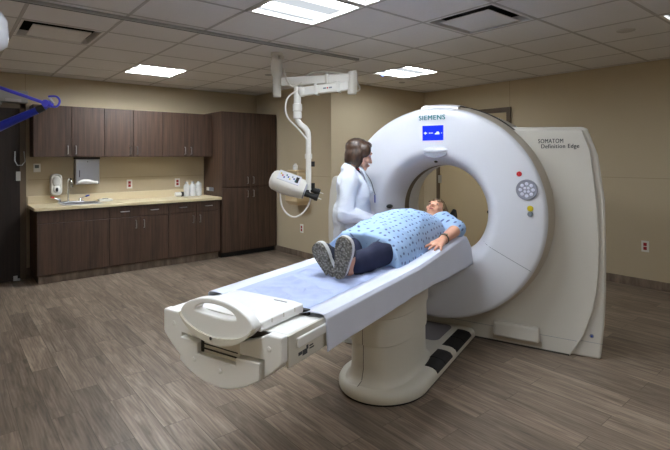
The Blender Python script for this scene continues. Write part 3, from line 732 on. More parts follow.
# hood under the screen
hd_ = MB()
rings = []
for k in range(9):
    a = PI / 2 * k / 8
    rings.append([V((.03 + .105 * math.cos(b) * math.cos(a * .92), -.2 - .045 * math.sin(a) * max(0, math.sin(b)) - .004, 1.50 + .042 * math.sin(b) * math.cos(a * .92))) for b in [PI * i / 20 for i in range(21)]])
for a, b in zip(rings, rings[1:]): 
    A = [hd_.bm.verts.new(p) for p in a]; B = [hd_.bm.verts.new(p) for p in b]; hd_.bridge(A, B, False)
hd_.bm.free()
MB().ell((.03, -.203, 1.519), (.105, .03, .026)).out('camera_hood', 'gwhite', ct)
MB().prism([(-.07, 1.499)] + [(.03 + .095 * math.cos(a), 1.499 + .042 * math.sin(a)) for a in [PI + PI * k / 16 for k in range(17)]], 'xz', -.216, -.19).out('hood_crescent', 'keypad', ct, smooth=0)  # flat grey crescent along the lower edge of the hood
# top cap
MB().lathe([(.84, -.156), (.862, -.15), (.878, -.11), (.886, -.03), (.886, .10), (.85, .11)], RC, 'y', 24, R(77), R(98)).out('top_cap', 'gwhite', ct, smooth=50)
# control pad
kp = MB().lathe([(.076, -.206), (.074, -.216), (.068, -.218), (.064, -.212), (.001, -.212)], (.718, 0, 1.222), 'y', 40).out('control_pad', 'keypad', ct, smooth=35)
for k in range(8):
    a = 2 * PI * k / 8
    MB().ell((.718 + .044 * math.cos(a), -.214, 1.222 + .044 * math.sin(a)), (.0125, .005, .0125)).out('button', 'key', kp)
for k in range(4):
    a = 2 * PI * (k + .5) / 4
    MB().ell((.718 + .017 * math.cos(a), -.214, 1.222 + .017 * math.sin(a)), (.0095, .005, .0095)).out('button', 'key', kp)
for x, z, m_, r in ((.666, 1.336, 'red', .017), (.741, 1.087, 'yellow', .019), (.741, 1.046, 'greyb', .018)):
    MB().lathe([(r * 1.15, -.203), (r * 1.1, -.211), (r, -.2115), (r * .9, -.217), (.001, -.219)], (x, 0, z), 'y', 24).out('push_button', m_, ct)
# laser windows
for a, r, sz in ((180 - 3, .425, (.03, .034, .017)), (92, .41, (.014, .028, .010)), (2, .40, (.008, .02, .012))):
    x, z = RC.x + r * math.cos(R(a)), RC.z + r * math.sin(R(a)); y = onface(x, z)
    MB().ell((x, y, z), sz).out('laser_window', 'dark', ct)
text('lettering', 'SOMATOM', .172, .031, 'ink', ct, (.85, -.002, 1.579), (1, 0, 0), (0, 0, 1), bold=.045)
text('lettering', 'Definition Edge', .256, .040, 'ink', ct, (.913, -.002, 1.535), (1, 0, 0), (0, 0, 1), bold=.045)

# ------------------------------------------------------------------ patient table
tb = gthing('patient_table', 'white motorised scanner table on a cream pedestal, in front of the scanner', 'table', (0, -.95, 0))
# floor plinth
def plinth(s, z):
    out = []
    n = 40
    for i in range(n + 1):                     # rounded foot end
        a = PI + PI * i / n
        out.append(V((.0 + (.30 + s) * math.cos(a), -1.08 + (.32 + s) * math.sin(a), z)))
    out += [V((.30 + s, -.02, z)), V((-.30 - s, -.02, z))]
    return out
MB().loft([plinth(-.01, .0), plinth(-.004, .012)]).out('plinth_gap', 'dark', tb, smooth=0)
MB().loft([plinth(-.004, .012), plinth(.0, .022), plinth(.0, .045), plinth(-.012, .066), plinth(-.035, .078), plinth(-.06, .082)]).out('plinth', 'cream', tb, smooth=50)
def colsec(hx, y0, y1, z, n=56, e=.72):
    y1 -= .03; cy, hy = (y0 + y1) / 2, (y1 - y0) / 2
    return [V((-.012 + hx * math.copysign(abs(math.cos(a)) ** e, math.cos(a)), cy + hy * math.copysign(abs(math.sin(a)) ** e, math.sin(a)), z)) for a in [2 * PI * i / n for i in range(n)]]
MB().loft([colsec(.235, -1.360, -0.550, .075), colsec(.21, -1.335, -0.575, .09), colsec(.197, -1.315, -0.595, .12), colsec(.192, -1.310, -0.600, .17), colsec(.190, -1.310, -0.600, .33)]).out('column', 'cream', tb, smooth=40)
MB().loft([colsec(.195, -1.316, -0.593, .315), colsec(.200, -1.320, -0.590, .32), colsec(.200, -1.320, -0.590, .50)]).out('column_sleeve', 'cream', tb, smooth=40)
MB().loft([colsec(.206, -1.326, -0.584, .485), colsec(.211, -1.330, -0.580, .49), colsec(.211, -1.330, -0.580, .68)]).out('column_sleeve', 'cream', tb, smooth=40)
MB().tube([(-.05, -1.392, .02), (-.05, -1.39, .05), (-.045, -1.36, .078), (-.035, -1.325, .10), (-.03, -1.312, .17), (-.03, -1.312, .315)], .0016, 6).tube([(-.03, -1.3225, .32), (-.03, -1.3225, .49)], .0016, 6).tube([(-.03, -1.3325, .49), (-.03, -1.3325, .66)], .0016, 6).out('column_seam', 'seamd', tb)
MB().prism(rrect(-.2, .13, -.45, -.07, .06), 'xy', .080, .085).out('step_mat', 'greymat', tb, smooth=0)
for y0, y1 in ((-.885, -.58), (-.49, -.12)):
    n_ = 8
    pd = MB().loft([[V((x, y, z)) for y in (y0, y1)] + [V((x, y, z - .01)) for y in (y1, y0)] for x, z in ((.185, .0835), (.22, .0855), (.255, .083), (.282, .0765), (.2985, .057))]).out('foot_pedal', 'black', tb, smooth=50)
    MB().tube([(x, (y0 + y1) / 2, z) for x, z in ((.187, .0842), (.22, .0862), (.255, .0838), (.282, .0773), (.2985, .058))], .003, 6).out('pedal_groove', 'dark', pd)
# table body
def hull(y, s=0., zt=.824):
    pts = [V((-.33 - s, y, zt)), V((-.33 - s, y, .735))]
    for k in range(1, 20):
        x = -.33 + .66 * k / 20
        pts.append(V((x * (1 + s), y, .58 - s + .15 * abs(x / .33) ** 2.0)))
    pts += [V((.33 + s, y, .735)), V((.33 + s, y, zt))]
    return pts
def flat(y, s, zt):        # body further in: shallower
    pts = [V((-.33 - s, y, zt)), V((-.33 - s, y, .72))]
    for k in range(1, 20):
        x = -.33 + .66 * k / 20
        pts.append(V((x, y, .655 + .06 * abs(x / .33) ** 2.0)))
    pts += [V((.33 + s, y, .72)), V((.33 + s, y, zt))]
    return pts
MB().loft([hull(-2.50), hull(-2.40), flat(-2.22, -.004, .81), flat(-.82, -.004, .81)]).out('frame', 'tablew', tb, smooth=30, bevel=.01)
# end cover plates
def bottom(x): return .58 + .15 * abs(x / .33) ** 2.0
def strip(xs, top): return [(x, bottom(x)) for x in xs] + [(x, top(x)) for x in reversed(xs)]
def lin_(a, b, n=12): return [a + (b - a) * k / n for k in range(n + 1)]
# cradle recess curve (upper edge of the corner plates)
def rec(x): return .765 + .062 * min(1, ((x - .03) / .235) ** 2)
cl = [(-.33, .735), (-.33, .826), (-.215, .826)] + [(x, rec(x)) for x in lin_(-.205, -.105, 6)] + [(-.105, .738), (-.212, .742), (-.212, bottom(-.212))] + [(x, bottom(x)) for x in lin_(-.23, -.32, 5)]
cr = [(.33, .735), (.33, .826), (.275, .826)] + [(x, rec(x)) for x in lin_(.262, .12, 6)] + [(.12, .725), (.245, .73), (.245, bottom(.245))] + [(x, bottom(x)) for x in lin_(.26, .32, 4)]
MB().prism(cl, 'xz', -2.535, -2.495).out('corner_cover', 'tablew', tb, smooth=0, bevel=.007, bseg=3)
MB().prism(cr, 'xz', -2.535, -2.495).out('corner_cover', 'tablew', tb, smooth=0, bevel=.007, bseg=3)
cc = [(x, bottom(x) + .001) for x in lin_(-.206, .238, 18)] + [(.238, .722), (.114, .716), (.114, .688), (-.099, .688), (-.099, .731), (-.206, .735)]
MB().prism([(q.x * .985, q.z - .004 if q.z > .8 else q.z + .004) for q in hull(-2.5)], 'xz', -2.506, -2.49).out('gap_backing', 'seamd', tb, smooth=0)
MB().prism(cc, 'xz', -2.55, -2.495).out('centre_cover', 'tablew', tb, smooth=0, bevel=.006, bseg=3)
MB().box((-.10, -2.525, .689), (.116, -2.50, .762)).out('rail_slot', 'cream', tb, smooth=0)
MB().box((-.10, -2.531, .7035), (.112, -2.522, .707)).box((-.09, -2.53, .722), (.105, -2.522, .724)).out('guide_rod', 'dark', tb, smooth=0)
MB().prism([(-.099, .69), (-.099, .735), (-.085, .735), (-.085, .69)], 'xz', -2.53, -2.52).out('slot_end', 'dark', tb, smooth=0)
for x, z, y in ((-.262, .775, -2.535), (.272, .775, -2.535), (-.12, .66, -2.55), (.03, .648, -2.55)):
    MB().lathe([(.011, y + .002), (.010, y - .003), (.001, y - .005)], (x, 0, z), 'y', 16).out('screw_cap', 'tablew', tb)
# cradle foot block with grip
cx = .03
def lens(s):
    up = [(cx + (.2 - s) * math.cos(a), .855 + (.072 - s) * math.sin(a)) for a in [PI * k / 28 for k in range(29)]]
    lo = [(cx + (.2 - s) * math.cos(a), .845 + (.082 - s) * math.sin(a)) for a in [PI + PI * k / 28 for k in range(29)]]
    return up + lo
ho = [(cx + .115 * math.cos(a), .866 + .042 * math.sin(a)) for a in [PI * k / 16 for k in range(17)]]
ho += [(cx + .115 * math.cos(a) * .96, .866 + .006 * math.sin(a)) for a in [PI + PI * k / 10 for k in range(1, 10)]]
def grip_pt(a, hole):
    ca, sa = math.cos(a), math.sin(a)
    if hole: return (cx + .112 * ca, .872 + (.036 if sa > 0 else .010) * sa)
    return (cx + .2 * ca, .852 + (.076 * sa ** 1.15 if sa > 0 else -.088 * (-sa) ** 1.4))
gb = MB(); N_ = 72; L4 = []
for hole, y in ((0, -2.575), (0, -2.53), (1, -2.53), (1, -2.575)):
    L4.append([gb.bm.verts.new((p[0], y, p[1])) for p in [grip_pt(2 * PI * i / N_, hole) for i in range(N_)]])
for a, b in zip(L4, L4[1:] + L4[:1]): gb.bridge(a, b)
gb.out('grip', 'tablew', tb, smooth=40, bevel=.006, bseg=3)
gb = MB(); rows = []
for y in (-2.584, -2.56):
    for lo_ in (1, 0):
        rows.append([gb.bm.verts.new((cx + (.2 if lo_ else .194) * math.cos(a), y, (.850 - .090 * abs(math.sin(a)) ** 1.4) if lo_ else (.847 - .060 * abs(math.sin(a)) ** 1.4))) for a in [PI + PI * k / 36 for k in range(37)]])
rows = [rows[0], rows[1], rows[3], rows[2], rows[0]]
for a, b in zip(rows, rows[1:]): gb.bridge(a, b, False)
gb.out('grip_band', 'cream', tb, smooth=40)
MB().cyl((cx - .01, -2.585, .782), (cx - .01, -2.5875, .782), .006).out('grip_mark', 'dark', tb)
MB().prism([(cx + .2 * math.cos(a), .857) for a in (0,)] + [(cx + .2, .862), (cx + .15, .868), (cx - .15, .868), (cx - .2, .862), (cx - .2, .828), (cx + .2, .828)], 'xz', -2.535, -2.27).out('cradle_end_block', 'tablew', tb, smooth=0, bevel=.006)
for y in (-2.47, -2.40, -2.33): MB().box((.2295, y - .002, .846), (.2315, y + .002, .862)).out('block_mark', 'cream', tb, smooth=0)
MB().box((.1, -2.31, .868), (.17, -2.304, .8695)).out('latch_slot', 'greyb', tb, smooth=0)
MB().box((.19, -2.27, .815), (.25, -2.25, .838)).out('connector', 'dark', tb, smooth=0)
# side rail handle with rating label
MB().box((.322, -2.5, .705), (.334, -2.20, .822)).out('side_cover', 'cream', tb, smooth=0, bevel=.003)
sr = MB().box((.334, -2.455, .765), (.346, -2.05, .802)).out('accessory_rail', 'tablew', tb, smooth=0, bevel=.005)
for k, (y, z, w, h) in enumerate(((-2.44, .742, .022, .012), (-2.415, .735, .03, .02), (-2.39, .75, .012, .016), (-2.37, .745, .03, .005), (-2.37, .755, .024, .005))):
    MB().box((.3335, y, z - .012), (.3348, y + w, z - .012 + h)).out('rating_mark', 'ink', tb, smooth=0)
# cradle reaching into the bore and headrest
def crad(y, w, zt): return [V((w * math.cos(a), y, zt + .0 - .055 * math.sin(a))) for a in [PI * k / 16 for k in range(17)]] + [V((-w * .93, y, zt + .004)), V((0, y, zt - .02)), V((w * .93, y, zt + .004))]
MB().loft([crad(-2.20, .235, .806), crad(-.9, .235, .806), crad(.02, .215, .806)]).out('cradle', 'black', tb, smooth=40)
hw = []
for k in range(13):
    a = -1 + 2 * k / 12; x = .105 * math.copysign(min(1, abs(a) * 1.5), a); zt = .862 + max(0, abs(a) - .6) / .4 * .165
    hw.append((x, zt))
hb_ = MB(); rows = []
for y, kk in ((-.27, .35), (-.16, .5), (-.06, .8), (.02, 1.), (.075, .92), (.10, .6)):
    rows.append([hb_.bm.verts.new((x, y, .862 + (z - .862) * kk)) for x, z in hw])
for a, b in zip(rows, rows[1:]): hb_.bridge(a, b, False)
hb_.out('headrest', 'black', tb, smooth=60, thick=.012)
MB().box((-.13, -.28, .812), (.13, .06, .86)).out('head_cushion', 'greymat', tb, smooth=0, bevel=.02, bseg=3)

# ------------------------------------------------------------------ sheet over the table
SHEET0, SHEET1 = -2.275, -.44
def ridge_z(y):
    if y < -1.3: return .836
    t_ = min(1, (y + 1.3) / .85); return .836 + .058 * t_ ** 1.2
def sheet_pt(u, v, wr=0.):
    y = SHEET0 + (SHEET1 - SHEET0) * u
    zr = ridge_z(y)
    # profile (x, z) from far hang to near hang
    pr = [(-.342, .775), (-.344, .80), (-.342, .826), (-.332, .8345), (-.30, .8365), (-.262, .835), (-.236, .826), (-.21, .817), (-.1, .8155), (0, .8155), (.1, .8155), (.195, .818), (.228, .826), (.262, zr), (.31, zr + .001), (.334, zr - .002), (.347, zr - .018), (.349, zr - .06), (.352, zr - .115), (.354, .692 - (zr - .836) * .75)]
    f = v * (len(pr) - 1); i = min(int(f), len(pr) - 2); k = f - i
    x = pr[i][0] + (pr[i + 1][0] - pr[i][0]) * k; z = pr[i][1] + (pr[i + 1][1] - pr[i][1]) * k
    if v > .80:                      # the hanging side runs on past the end of the top
        q = (v - .80) / .20
        y += (.19 * q) * max(0, (u - .86) / .14) ** 1.0 if u > .86 else 0
        z += .008 * noise.noise(V((y * 5, 3, 1))) * q
        x += .007 * noise.noise(V((y * 7, z * 4, 2))) * q
    inner = max(0, 1 - (abs(x) / .222) ** 6)
    def rdg(a, b, w): return max(0., 1 - abs(noise.noise(V((a, b, 3.3)))) / w) ** 1.6
    z += wr * inner * (.002 + .018 * rdg(x * 3.2 + y * 6.5, y * 2.2 - x * 2, .30) + .010 * rdg(y * 11 - x * 5, x * 2.5 + y, .26) + .006 * rdg(x * 14 + y * 8, y * 4 - x * 3, .3))
    z += .0025 * noise.noise(V((x * 9, y * 3, 9.1))) * (1 if v < .8 else .3)
    return V((x, y, z))
def tri_pt(u, v): return sheet_pt(u, v)
sh = gthing('table_sheet', 'pale bluish white sheet draped over the scanner table', 'sheet', (0, -1.4, .83))
MB().grid(sheet_pt, 130, 114).out('sheet', 'sheet', sh, smooth=75, thick=.0025)
MB().grid(lambda u, v: sheet_pt(u, .30 + .325 * v, 1.) + V((0, .003 - .02 * u, .0045)), 120, 60).out('pad_cover', 'pad', sh, smooth=75)

# ------------------------------------------------------------------ people
def basis(f, u):
    f = nrm(f); u = V(u); u = (u - f * u.dot(f)).normalized(); r = f.cross(u)
    return f, u, r
def head_prims(c, f, u, k=1.):
    f, u, r = basis(f, u); c = V(c)
    rot = Matrix((r, f, u)).transposed()
    P = lambda a, b, d: c + r * (a * k) + f * (b * k) + u * (d * k)
    E = lambda p, rad: ('e', p, tuple(x * k for x in rad), rot)
    pr = [E(P(0, -.012, .035), (.074, .094, .082)), E(P(0, .028, -.035), (.056, .056, .066)), E(P(0, .02, .0), (.066, .068, .075)),
          E(P(0, .06, -.088), (.026, .024, .02)),
          ('c', P(0, .080, .012), P(0, .100, -.026), .008 * k, .0115 * k), E(P(-.012, .094, -.03), (.009, .01, .008)), E(P(.012, .094, -.03), (.009, .01, .008)),
          E(P(-.034, .066, -.022), (.024, .02, .022)), E(P(.034, .066, -.022), (.024, .02, .022)),
          E(P(0, .078, .036), (.05, .016, .013)), E(P(0, .083, -.058), (.022, .012, .012)),
          E(P(-.074, -.008, -.002), (.011, .018, .03)), E(P(.074, -.008, -.002), (.011, .018, .03))]
    return pr, P, rot
def face_parts(parent, P, rot, k=1.):
    for s in (-1, 1):
        e = MB().ell(P(.031 * s, .0775, .014), (.0115 * k, .007 * k, .0046 * k), rot).out('eye', 'eyew', parent)
        MB().ell(P(.031 * s, .082, .0135), (.0062 * k, .004 * k, .0048 * k), rot).out('iris', 'iris', e)
        MB().ell(P(.033 * s, .0855, .038), (.019 * k, .006 * k, .0042 * k), rot).out('eyebrow', 'brow', parent)
    MB().ell(P(0, .0925, -.056), (.02 * k, .005 * k, .0065 * k), rot).out('lips', 'lip', parent)
def hand_prims(w, d, up, curl=.3, side=1, k=1.):
    """w wrist point, d hand direction, up = back of the hand, side = where the thumb leaves"""
    d, up, s = basis(d, up); w = V(w)
    if side < 0: s = -s
    P = lambda a, b, c: w + s * (a * k) + d * (b * k) + up * (c * k)
    pr = [('c', P(.012, .012, 0), P(.022, .078, 0), .02 * k, .015 * k), ('c', P(-.012, .012, 0), P(-.026, .074, 0), .019 * k, .0135 * k), ('c', P(0, .01, .002), P(0, .08, .002), .02 * k, .015 * k)]
    for a, ln, sp in ((.029, .072, .018), (.0095, .08, .004), (-.0105, .074, -.008), (-.0295, .058, -.02)):
        p0 = P(a, .08, 0); p1 = P(a + sp * .45, .08 + ln * .45, -ln * curl * .22); p2 = P(a + sp * .8, .08 + ln * .78, -ln * curl * .6); p3 = P(a + sp, .08 + ln * .95, -ln * curl * 1.0)
        pr += [('c', p0, p1, .0095 * k, .0088 * k), ('c', p1, p2, .0088 * k, .0082 * k), ('c', p2, p3, .0082 * k, .0072 * k)]
    q0, q1, q2, q3 = P(.022, .018, -.004), P(.048, .045, -.012), P(.060, .07, -.018), P(.064, .092, -.022)
    pr += [('c', q0, q1, .015 * k, .0115 * k), ('c', q1, q2, .0115 * k, .0098 * k), ('c', q2, q3, .0098 * k, .0084 * k)]
    return pr

# --- patient, lying face up with the head at the bore
pt = gthing('person', 'person lying on the scanner table in a blue patterned gown and sneakers', 'person', (0, -.9, .82))
OFF = BASE[pt.name]
HCp = V((.0, -.135, 1.008))
hp_, HP, HR = head_prims(HCp, (-.02, -.56, .83), (0, .83, .56), .98)
wrist, elbow, shl = V((.280, -.765, .900)), V((.285, -.50, .935)), V((.19, -.40, .955))
body = hp_ + [('c', HP(0, -.02, -.06), V((0, -.32, .96)), .052, .062),
    ('e', (0, -.45, .935), (.19, .14, .10)), ('e', (0, -.60, .945), (.18, .18, .11)), ('e', (0, -.80, .95), (.18, .20, .115)), ('e', (0, -.97, .93), (.18, .15, .105)),
    ('c', shl, elbow, .058, .047), ('c', elbow, wrist, .046, .030),
    ('c', (-.19, -.40, .945), (-.27, -.62, .895), .055, .045), ('c', (-.27, -.62, .895), (-.23, -.86, .895), .043, .028),
    ('c', (.09, -.98, .92), (.135, -1.38, .905), .080, .058), ('c', (.135, -1.38, .905), (.075, -1.66, .865), .056, .036),
    ('c', (-.09, -.98, .92), (-.06, -1.38, .91), .080, .058), ('c', (-.06, -1.38, .91), (.0, -1.655, .865), .056, .036),
    ('c', (.075, -1.655, .86), (.095, -1.68, .93), .036, .03), ('c', (.0, -1.655, .86), (-.05, -1.67, .93), .036, .03)]
body += hand_prims(wrist + V((0, -.01, -.002)), (-.05, -1, -.13), (.12, 0, 1), .10, 1, 1.12)
body += hand_prims((-.23, -.87, .90), (.25, -1, .0), (0, 0, 1), .2, -1, 1.)
link('body', fuse(body, .0055, 5, off=OFF), 'skin2', pt, smooth=180)
face_parts(pt, HP, HR, .98)
# hair
f_, u_, r_ = basis((-.02, -.56, .83), (0, .83, .56))
hr = [('e', HP(0, -.04, .056), (.081, .084, .078), HR), ('e', HP(-.062, -.03, .01), (.026, .05, .06), HR), ('e', HP(.062, -.03, .01), (.026, .05, .06), HR), ('e', HP(0, -.07, -.01), (.07, .05, .07), HR),
      ('e', HP(0, .025, .09), (.058, .045, .03), HR), ('c', HP(.06, .02, .06), HP(.072, .02, .02), .02, .014), ('c', HP(-.06, .02, .06), HP(-.072, .02, .02), .02, .014)]
link('hair', fuse(hr, .006, 3, off=OFF, wrinkle=lambda c: .006 * noise.noise(c * 40) + .004 * noise.noise(c * 90)), 'hair2', pt, smooth=180)
# gown
def gsec(y, w, zt, n=40):
    pts = []; z0 = .832
    for i in range(n + 1):
        a = PI * i / n; ca, sa = math.cos(a), math.sin(a)
        pts.append(V((w * math.copysign(abs(ca) ** .85, ca), y, z0 + (zt - z0) * abs(sa) ** .78)))
    return pts
gs = [(-1.40, .245, 1.012), (-1.30, .245, 1.040), (-1.15, .24, 1.060), (-1.0, .235, 1.080), (-.85, .23, 1.092), (-.72, .23, 1.090), (-.58, .235, 1.062), (-.47, .22, 1.035), (-.38, .17, 1.01), (-.32, .10, .99)]
gp = [('l', [gsec(*s) for s in gs]), ('c', (.15, -.42, .965), (.275, -.475, .94), .09, .075), ('c', (-.15, -.42, .955), (-.26, -.55, .92), .09, .078)]
def ridge(p): return max(0., .42 - abs(noise.noise(p))) ** 1.5
def gw(c):
    a = .045 * ridge(V((c.x * 5 + 1.5 * c.y, c.y * 2.6 + c.x * 3.2, c.z * 3)))
    a += .030 * ridge(V((c.x * 9 - c.y * 4, c.y * 5, 4.4)))
    if c.y < -1.1: a += math.sin(c.x * 34 + c.y * 6) * .008 * min(1, (-1.1 - c.y) / .3)
    return a - .008
gm = link('gown', fuse(gp, .008, 6, off=OFF, wrinkle=gw), 'gown', pt, smooth=180)
MB().lathe([(.060, 0), (.066, .0), (.068, .03), (.062, .035)], (0, 0, 0), 'z', 28)
MB().caps_((.19, -1.36, .85), (.24, -1.0, .842), .012, .010).out('gown_hem', 'gown', pt)
# trousers
tp = [('c', (.09, -1.05, .91), (.135, -1.38, .905), .095, .078), ('c', (.135, -1.38, .905), (.09, -1.62, .88), .077, .060),
      ('c', (-.09, -1.05, .91), (-.06, -1.38, .91), .095, .078), ('c', (-.06, -1.38, .91), (-.005, -1.62, .88), .077, .060)]
link('trousers', fuse(tp, .008, 4, off=OFF, wrinkle=lambda c: .008 * noise.noise(V((c.x * 14, c.y * 12 + c.x * 9, c.z * 10)))), 'pants', pt, smooth=180)
# shoes
def shoe(heel, toe, nv, side):
    heel, toe = V(heel), V(toe); s = (toe - heel); L_ = s.length; s = s.normalized()
    n = V(nv); n = (n - s * n.dot(s)).normalized(); w = s.cross(n)
    def outl(k, d):
        o = []
        for i in range(36):
            a = 2 * PI * i / 36; t_ = .5 - .5 * math.cos(a)     # 0 heel .. 1 toe
            hw = (.036 + .016 * (1 / (1 + math.exp(-(t_ - .5) * 12)))) * max(0, 1 - abs(2 * t_ - 1) ** 4.5) ** .5
            off = .006 * math.sin(PI * t_) * side
            o.append(heel + s * (L_ * (.5 + (t_ - .5) * k)) + w * (off + hw * k * (1 if a < PI else -1)) + n * d)
        # dedupe heel / toe points keep as is
        return o
    MB().loft([outl(.97, .012), outl(1.0, .006), outl(1.0, -.004)]).out('outsole', 'sole', pt, smooth=50)
    MB().loft([outl(1.0, -.004), outl(1.015, -.014), outl(.98, -.028)]).out('midsole', 'midsole', pt, smooth=50)
    pr = [('c', heel + s * .045 - n * .05, heel + s * (L_ * .55) - n * .055, .040, .046), ('c', heel + s * (L_ * .5) - n * .05, heel + s * (L_ - .055) - n * .042, .046, .036), ('c', heel + s * .05 - n * .055, heel + s * .062 - n * .095, .04, .042)]
    link('shoe_upper', fuse(pr, .006, 3, off=OFF), 'shoeblk', pt, smooth=180)
shoe((.045, -1.715, .817), (.107, -1.75, 1.052), (-.05, -1, -.1), 1)
shoe((.005, -1.70, .817), (-.092, -1.725, .998), (-.25, -1, .02), -1)
# wrist watch
wd = (wrist - elbow).normalized(); wc = wrist - wd * .028
u2 = wd.orthogonal().normalized(); w2 = wd.cross(u2)
ww = MB(); rr = []
for d_ in (-.008, .008): rr.append([wc + wd * d_ + (u2 * math.cos(a) + w2 * math.sin(a)) * .0345 for a in [2 * PI * i / 28 for i in range(28)]])
ww.loft(rr, False); wt = ww.out('watch', 'strap', pt, smooth=60, thick=.003)
MB().cyl(wc + V((.012, 0, .030)), wc + V((.014, 0, .037)), .016).out('watch_face', 'watch', wt)

# --- standing technologist behind the table
FW = V((math.cos(.87701), math.sin(.87701), 0)); RW = V((math.sin(.87701), -math.cos(.87701), 0))
tloc = FW * 3.80 + RW * .132
tp_ = thing('person', 'person in a white lab coat with a brown bob, standing beside the table', 'person', tloc, R(-129.75))
BASE[tp_.name] = V((0, 0, 0))
tc_ = V((0, .062, 1.478))
hp_, TP, TR = head_prims(tc_, (0, 1, -.28), (0, .28, 1), 1.08)
tb_ = hp_ + [('c', TP(0, -.02, -.06), V((0, -.015, 1.32)), .05, .06), ('e', (0, 0, 1.22), (.17, .10, .14)), ('e', (0, 0, 1.02), (.14, .10, .15)), ('e', (0, 0, .86), (.165, .12, .13)),
    ('c', (.165, -.02, 1.29), (.205, -.05, 1.02), .055, .045), ('c', (.205, -.05, 1.02), (.15, .185, .955), .043, .03),
    ('c', (-.165, -.02, 1.29), (-.20, -.03, 1.03), .055, .045), ('c', (-.20, -.03, 1.03), (-.13, .18, .955), .043, .03),
    ('c', (.085, 0, .84), (.09, .01, .46), .09, .06), ('c', (.09, .01, .46), (.09, -.01, .08), .056, .036), ('c', (.09, -.02, .05), (.095, .13, .035), .036, .03),
    ('c', (-.085, 0, .84), (-.09, .01, .46), .09, .06), ('c', (-.09, .01, .46), (-.09, -.01, .08), .056, .036), ('c', (-.09, -.02, .05), (-.095, .13, .035), .036, .03)]
tb_ += hand_prims((.148, .19, .953), (-.12, 1, -.16), (.25, 0, 1), .3, -1, .98)
tb_ += hand_prims((-.128, .185, .953), (.12, 1, -.16), (-.25, 0, 1), .3, 1, .98)
link('body', fuse(tb_, .0055, 5), 'skin', tp_, smooth=180)
face_parts(tp_, TP, TR, 1.08)
hr = [('e', TP(0, -.020, .048), (.092, .108, .086), TR), ('e', TP(0, -.052, -.002), (.088, .062, .08), TR), ('e', TP(.062, -.02, -.01), (.036, .058, .075), TR), ('e', TP(-.062, -.02, -.01), (.036, .058, .075), TR),
      ('e', TP(.058, .03, .045), (.036, .05, .058), TR), ('e', TP(-.058, .03, .045), (.036, .05, .058), TR), ('e', TP(0, .030, .092), (.056, .05, .030), TR),
      ('e', TP(0, -.055, -.05), (.072, .048, .045), TR), ('c', TP(.062, .012, -.04), TP(.058, .008, -.085), .026, .016), ('c', TP(-.062, .012, -.04), TP(-.058, .008, -.085), .026, .016)]
link('hair', fuse(hr, .006, 10, wrinkle=lambda c: .003 * noise.noise(V((c.x * 60, c.y * 60, c.z * 14)))), 'hair', tp_, smooth=180)
cp = [('e', (0, -.005, 1.23), (.195, .125, .15)), ('e', (0, 0, 1.10), (.175, .13, .17)), ('c', (0, -.01, 1.335), (0, -.02, 1.365), .075, .07), ('e', (0, -.01, .98), (.185, .15, .2)), ('e', (.065, .07, 1.18), (.09, .08, .12)), ('e', (-.065, .07, 1.18), (.09, .08, .12)), ('e', (0, .05, 1.05), (.14, .11, .16)),
      ('c', (.09, -.015, 1.34), (.168, -.02, 1.295), .06, .074), ('c', (-.09, -.015, 1.34), (-.168, -.02, 1.295), .06, .074),
      ('c', (.172, -.02, 1.28), (.215, -.06, 1.03), .078, .072), ('c', (.215, -.06, 1.03), (.16, .17, .965), .072, .05),
      ('c', (-.172, -.02, 1.28), (-.21, -.04, 1.04), .078, .072), ('c', (-.21, -.04, 1.04), (-.135, .165, .965), .072, .05),
      ('l', [[V((w * math.cos(a), .0 + dd_ * math.sin(a), z)) for a in [2 * PI * i / 32 for i in range(32)]] for z, w, dd_ in ((.52, .225, .165), (.7, .215, .16), (.9, .195, .15), (1.02, .17, .135))])]
def cw(c):
    a = .022 * ridge(V((c.x * 4 + c.z * 5, c.y * 6 + c.z * 5, c.z * 3 - c.y * 5)))
    if 0.9 < c.z < 1.16: a += .016 * ridge(V((c.x * 8, c.y * 9 + c.z * 12, c.z * 14 - c.y * 6)))
    return a - .006
link('lab_coat', fuse(cp, .008, 12, wrinkle=cw), 'coat', tp_, smooth=180)
for s in (-1, 1):   # lapels
    MB().grid(lambda u, v: V((s * (.05 + .055 * v * math.sin(PI * min(1, u + .15))), .045 + .115 * u ** .6 - .04 * v * u + .012, 1.40 - .22 * u - .02 * v)), 10, 5).out('lapel', 'coat', tp_, smooth=60, thick=.006)
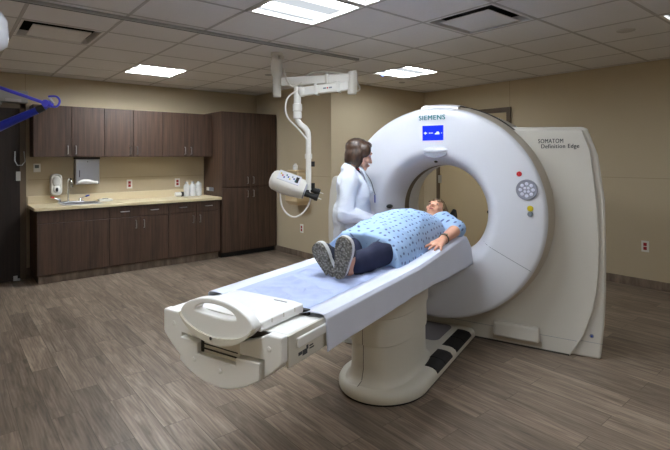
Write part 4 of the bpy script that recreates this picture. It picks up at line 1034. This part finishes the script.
MB().loft([[V((x, y, z)) for x, y, z in ((-.055, .055, 1.37), (.055, .055, 1.37), (.05, .02, 1.38), (-.05, .02, 1.38))], [V((x, y, z)) for x, y, z in ((-.03, .165, 1.18), (.03, .165, 1.18), (.03, .10, 1.18), (-.03, .10, 1.18))]]).out('scrub_top', 'scrub', tp_, smooth=0)
MB().tube(smoothpts([(.055, .03, 1.40), (.06, .09, 1.36), (.045, .15, 1.28), (.03, .18, 1.19), (.028, .19, 1.16)]), .0028, 6).out('lanyard', 'ink', tp_)
MB().obox((.028, .186, 1.13), (.05, .006, .06)).out('badge', 'bluetip', tp_, smooth=0)
MB().ell((.05, .055, 1.372), (.018, .016, .010)).out('collar', 'red', tp_)
tr = [('c', (s * .085, 0, .84), (s * .09, .01, .46), .10, .075) for s in (-1, 1)] + [('c', (s * .09, .01, .46), (s * .09, -.01, .10), .073, .06) for s in (-1, 1)]
link('trousers', fuse(tr, .01, 3), 'scrub', tp_, smooth=180)
for s in (-1, 1):
    link('shoe', fuse([('c', (s * .09, -.03, .045), (s * .097, .15, .035), .045, .034), ('e', (s * .093, .06, .012), (.045, .14, .012))], .006, 3), 'midsole', tp_, smooth=180)

# ------------------------------------------------------------------ camera, world, view
cam = bpy.data.cameras.new('camera'); co = bpy.data.objects.new('camera', cam); COL.objects.link(co)
cam.sensor_width = 36; cam.sensor_fit = 'HORIZONTAL'; cam.lens = 469.7 / 670 * 36
cam.shift_y = -(225 - 157.75) / 670; cam.clip_start = .05
Rm = Matrix((RW, V((0, 0, 1)), -FW)).transposed()
co.matrix_world = Matrix.Translation((0, 0, 1.46)) @ Rm.to_4x4() @ Matrix.Rotation(-.004, 4, 'Z')
S.camera = co
w = bpy.data.worlds.new('world'); S.world = w; w.use_nodes = True
w.node_tree.nodes['Background'].inputs[0].default_value = (.5, .5, .5, 1); w.node_tree.nodes['Background'].inputs[1].default_value = .0
S.view_settings.view_transform = 'Standard'; S.view_settings.look = 'None'; S.view_settings.gamma = 1; S.view_settings.use_curve_mapping = False
S.view_settings.exposure = 1.82
S.cycles.use_denoising = True
S.cycles.max_bounces = 10; S.cycles.diffuse_bounces = 8
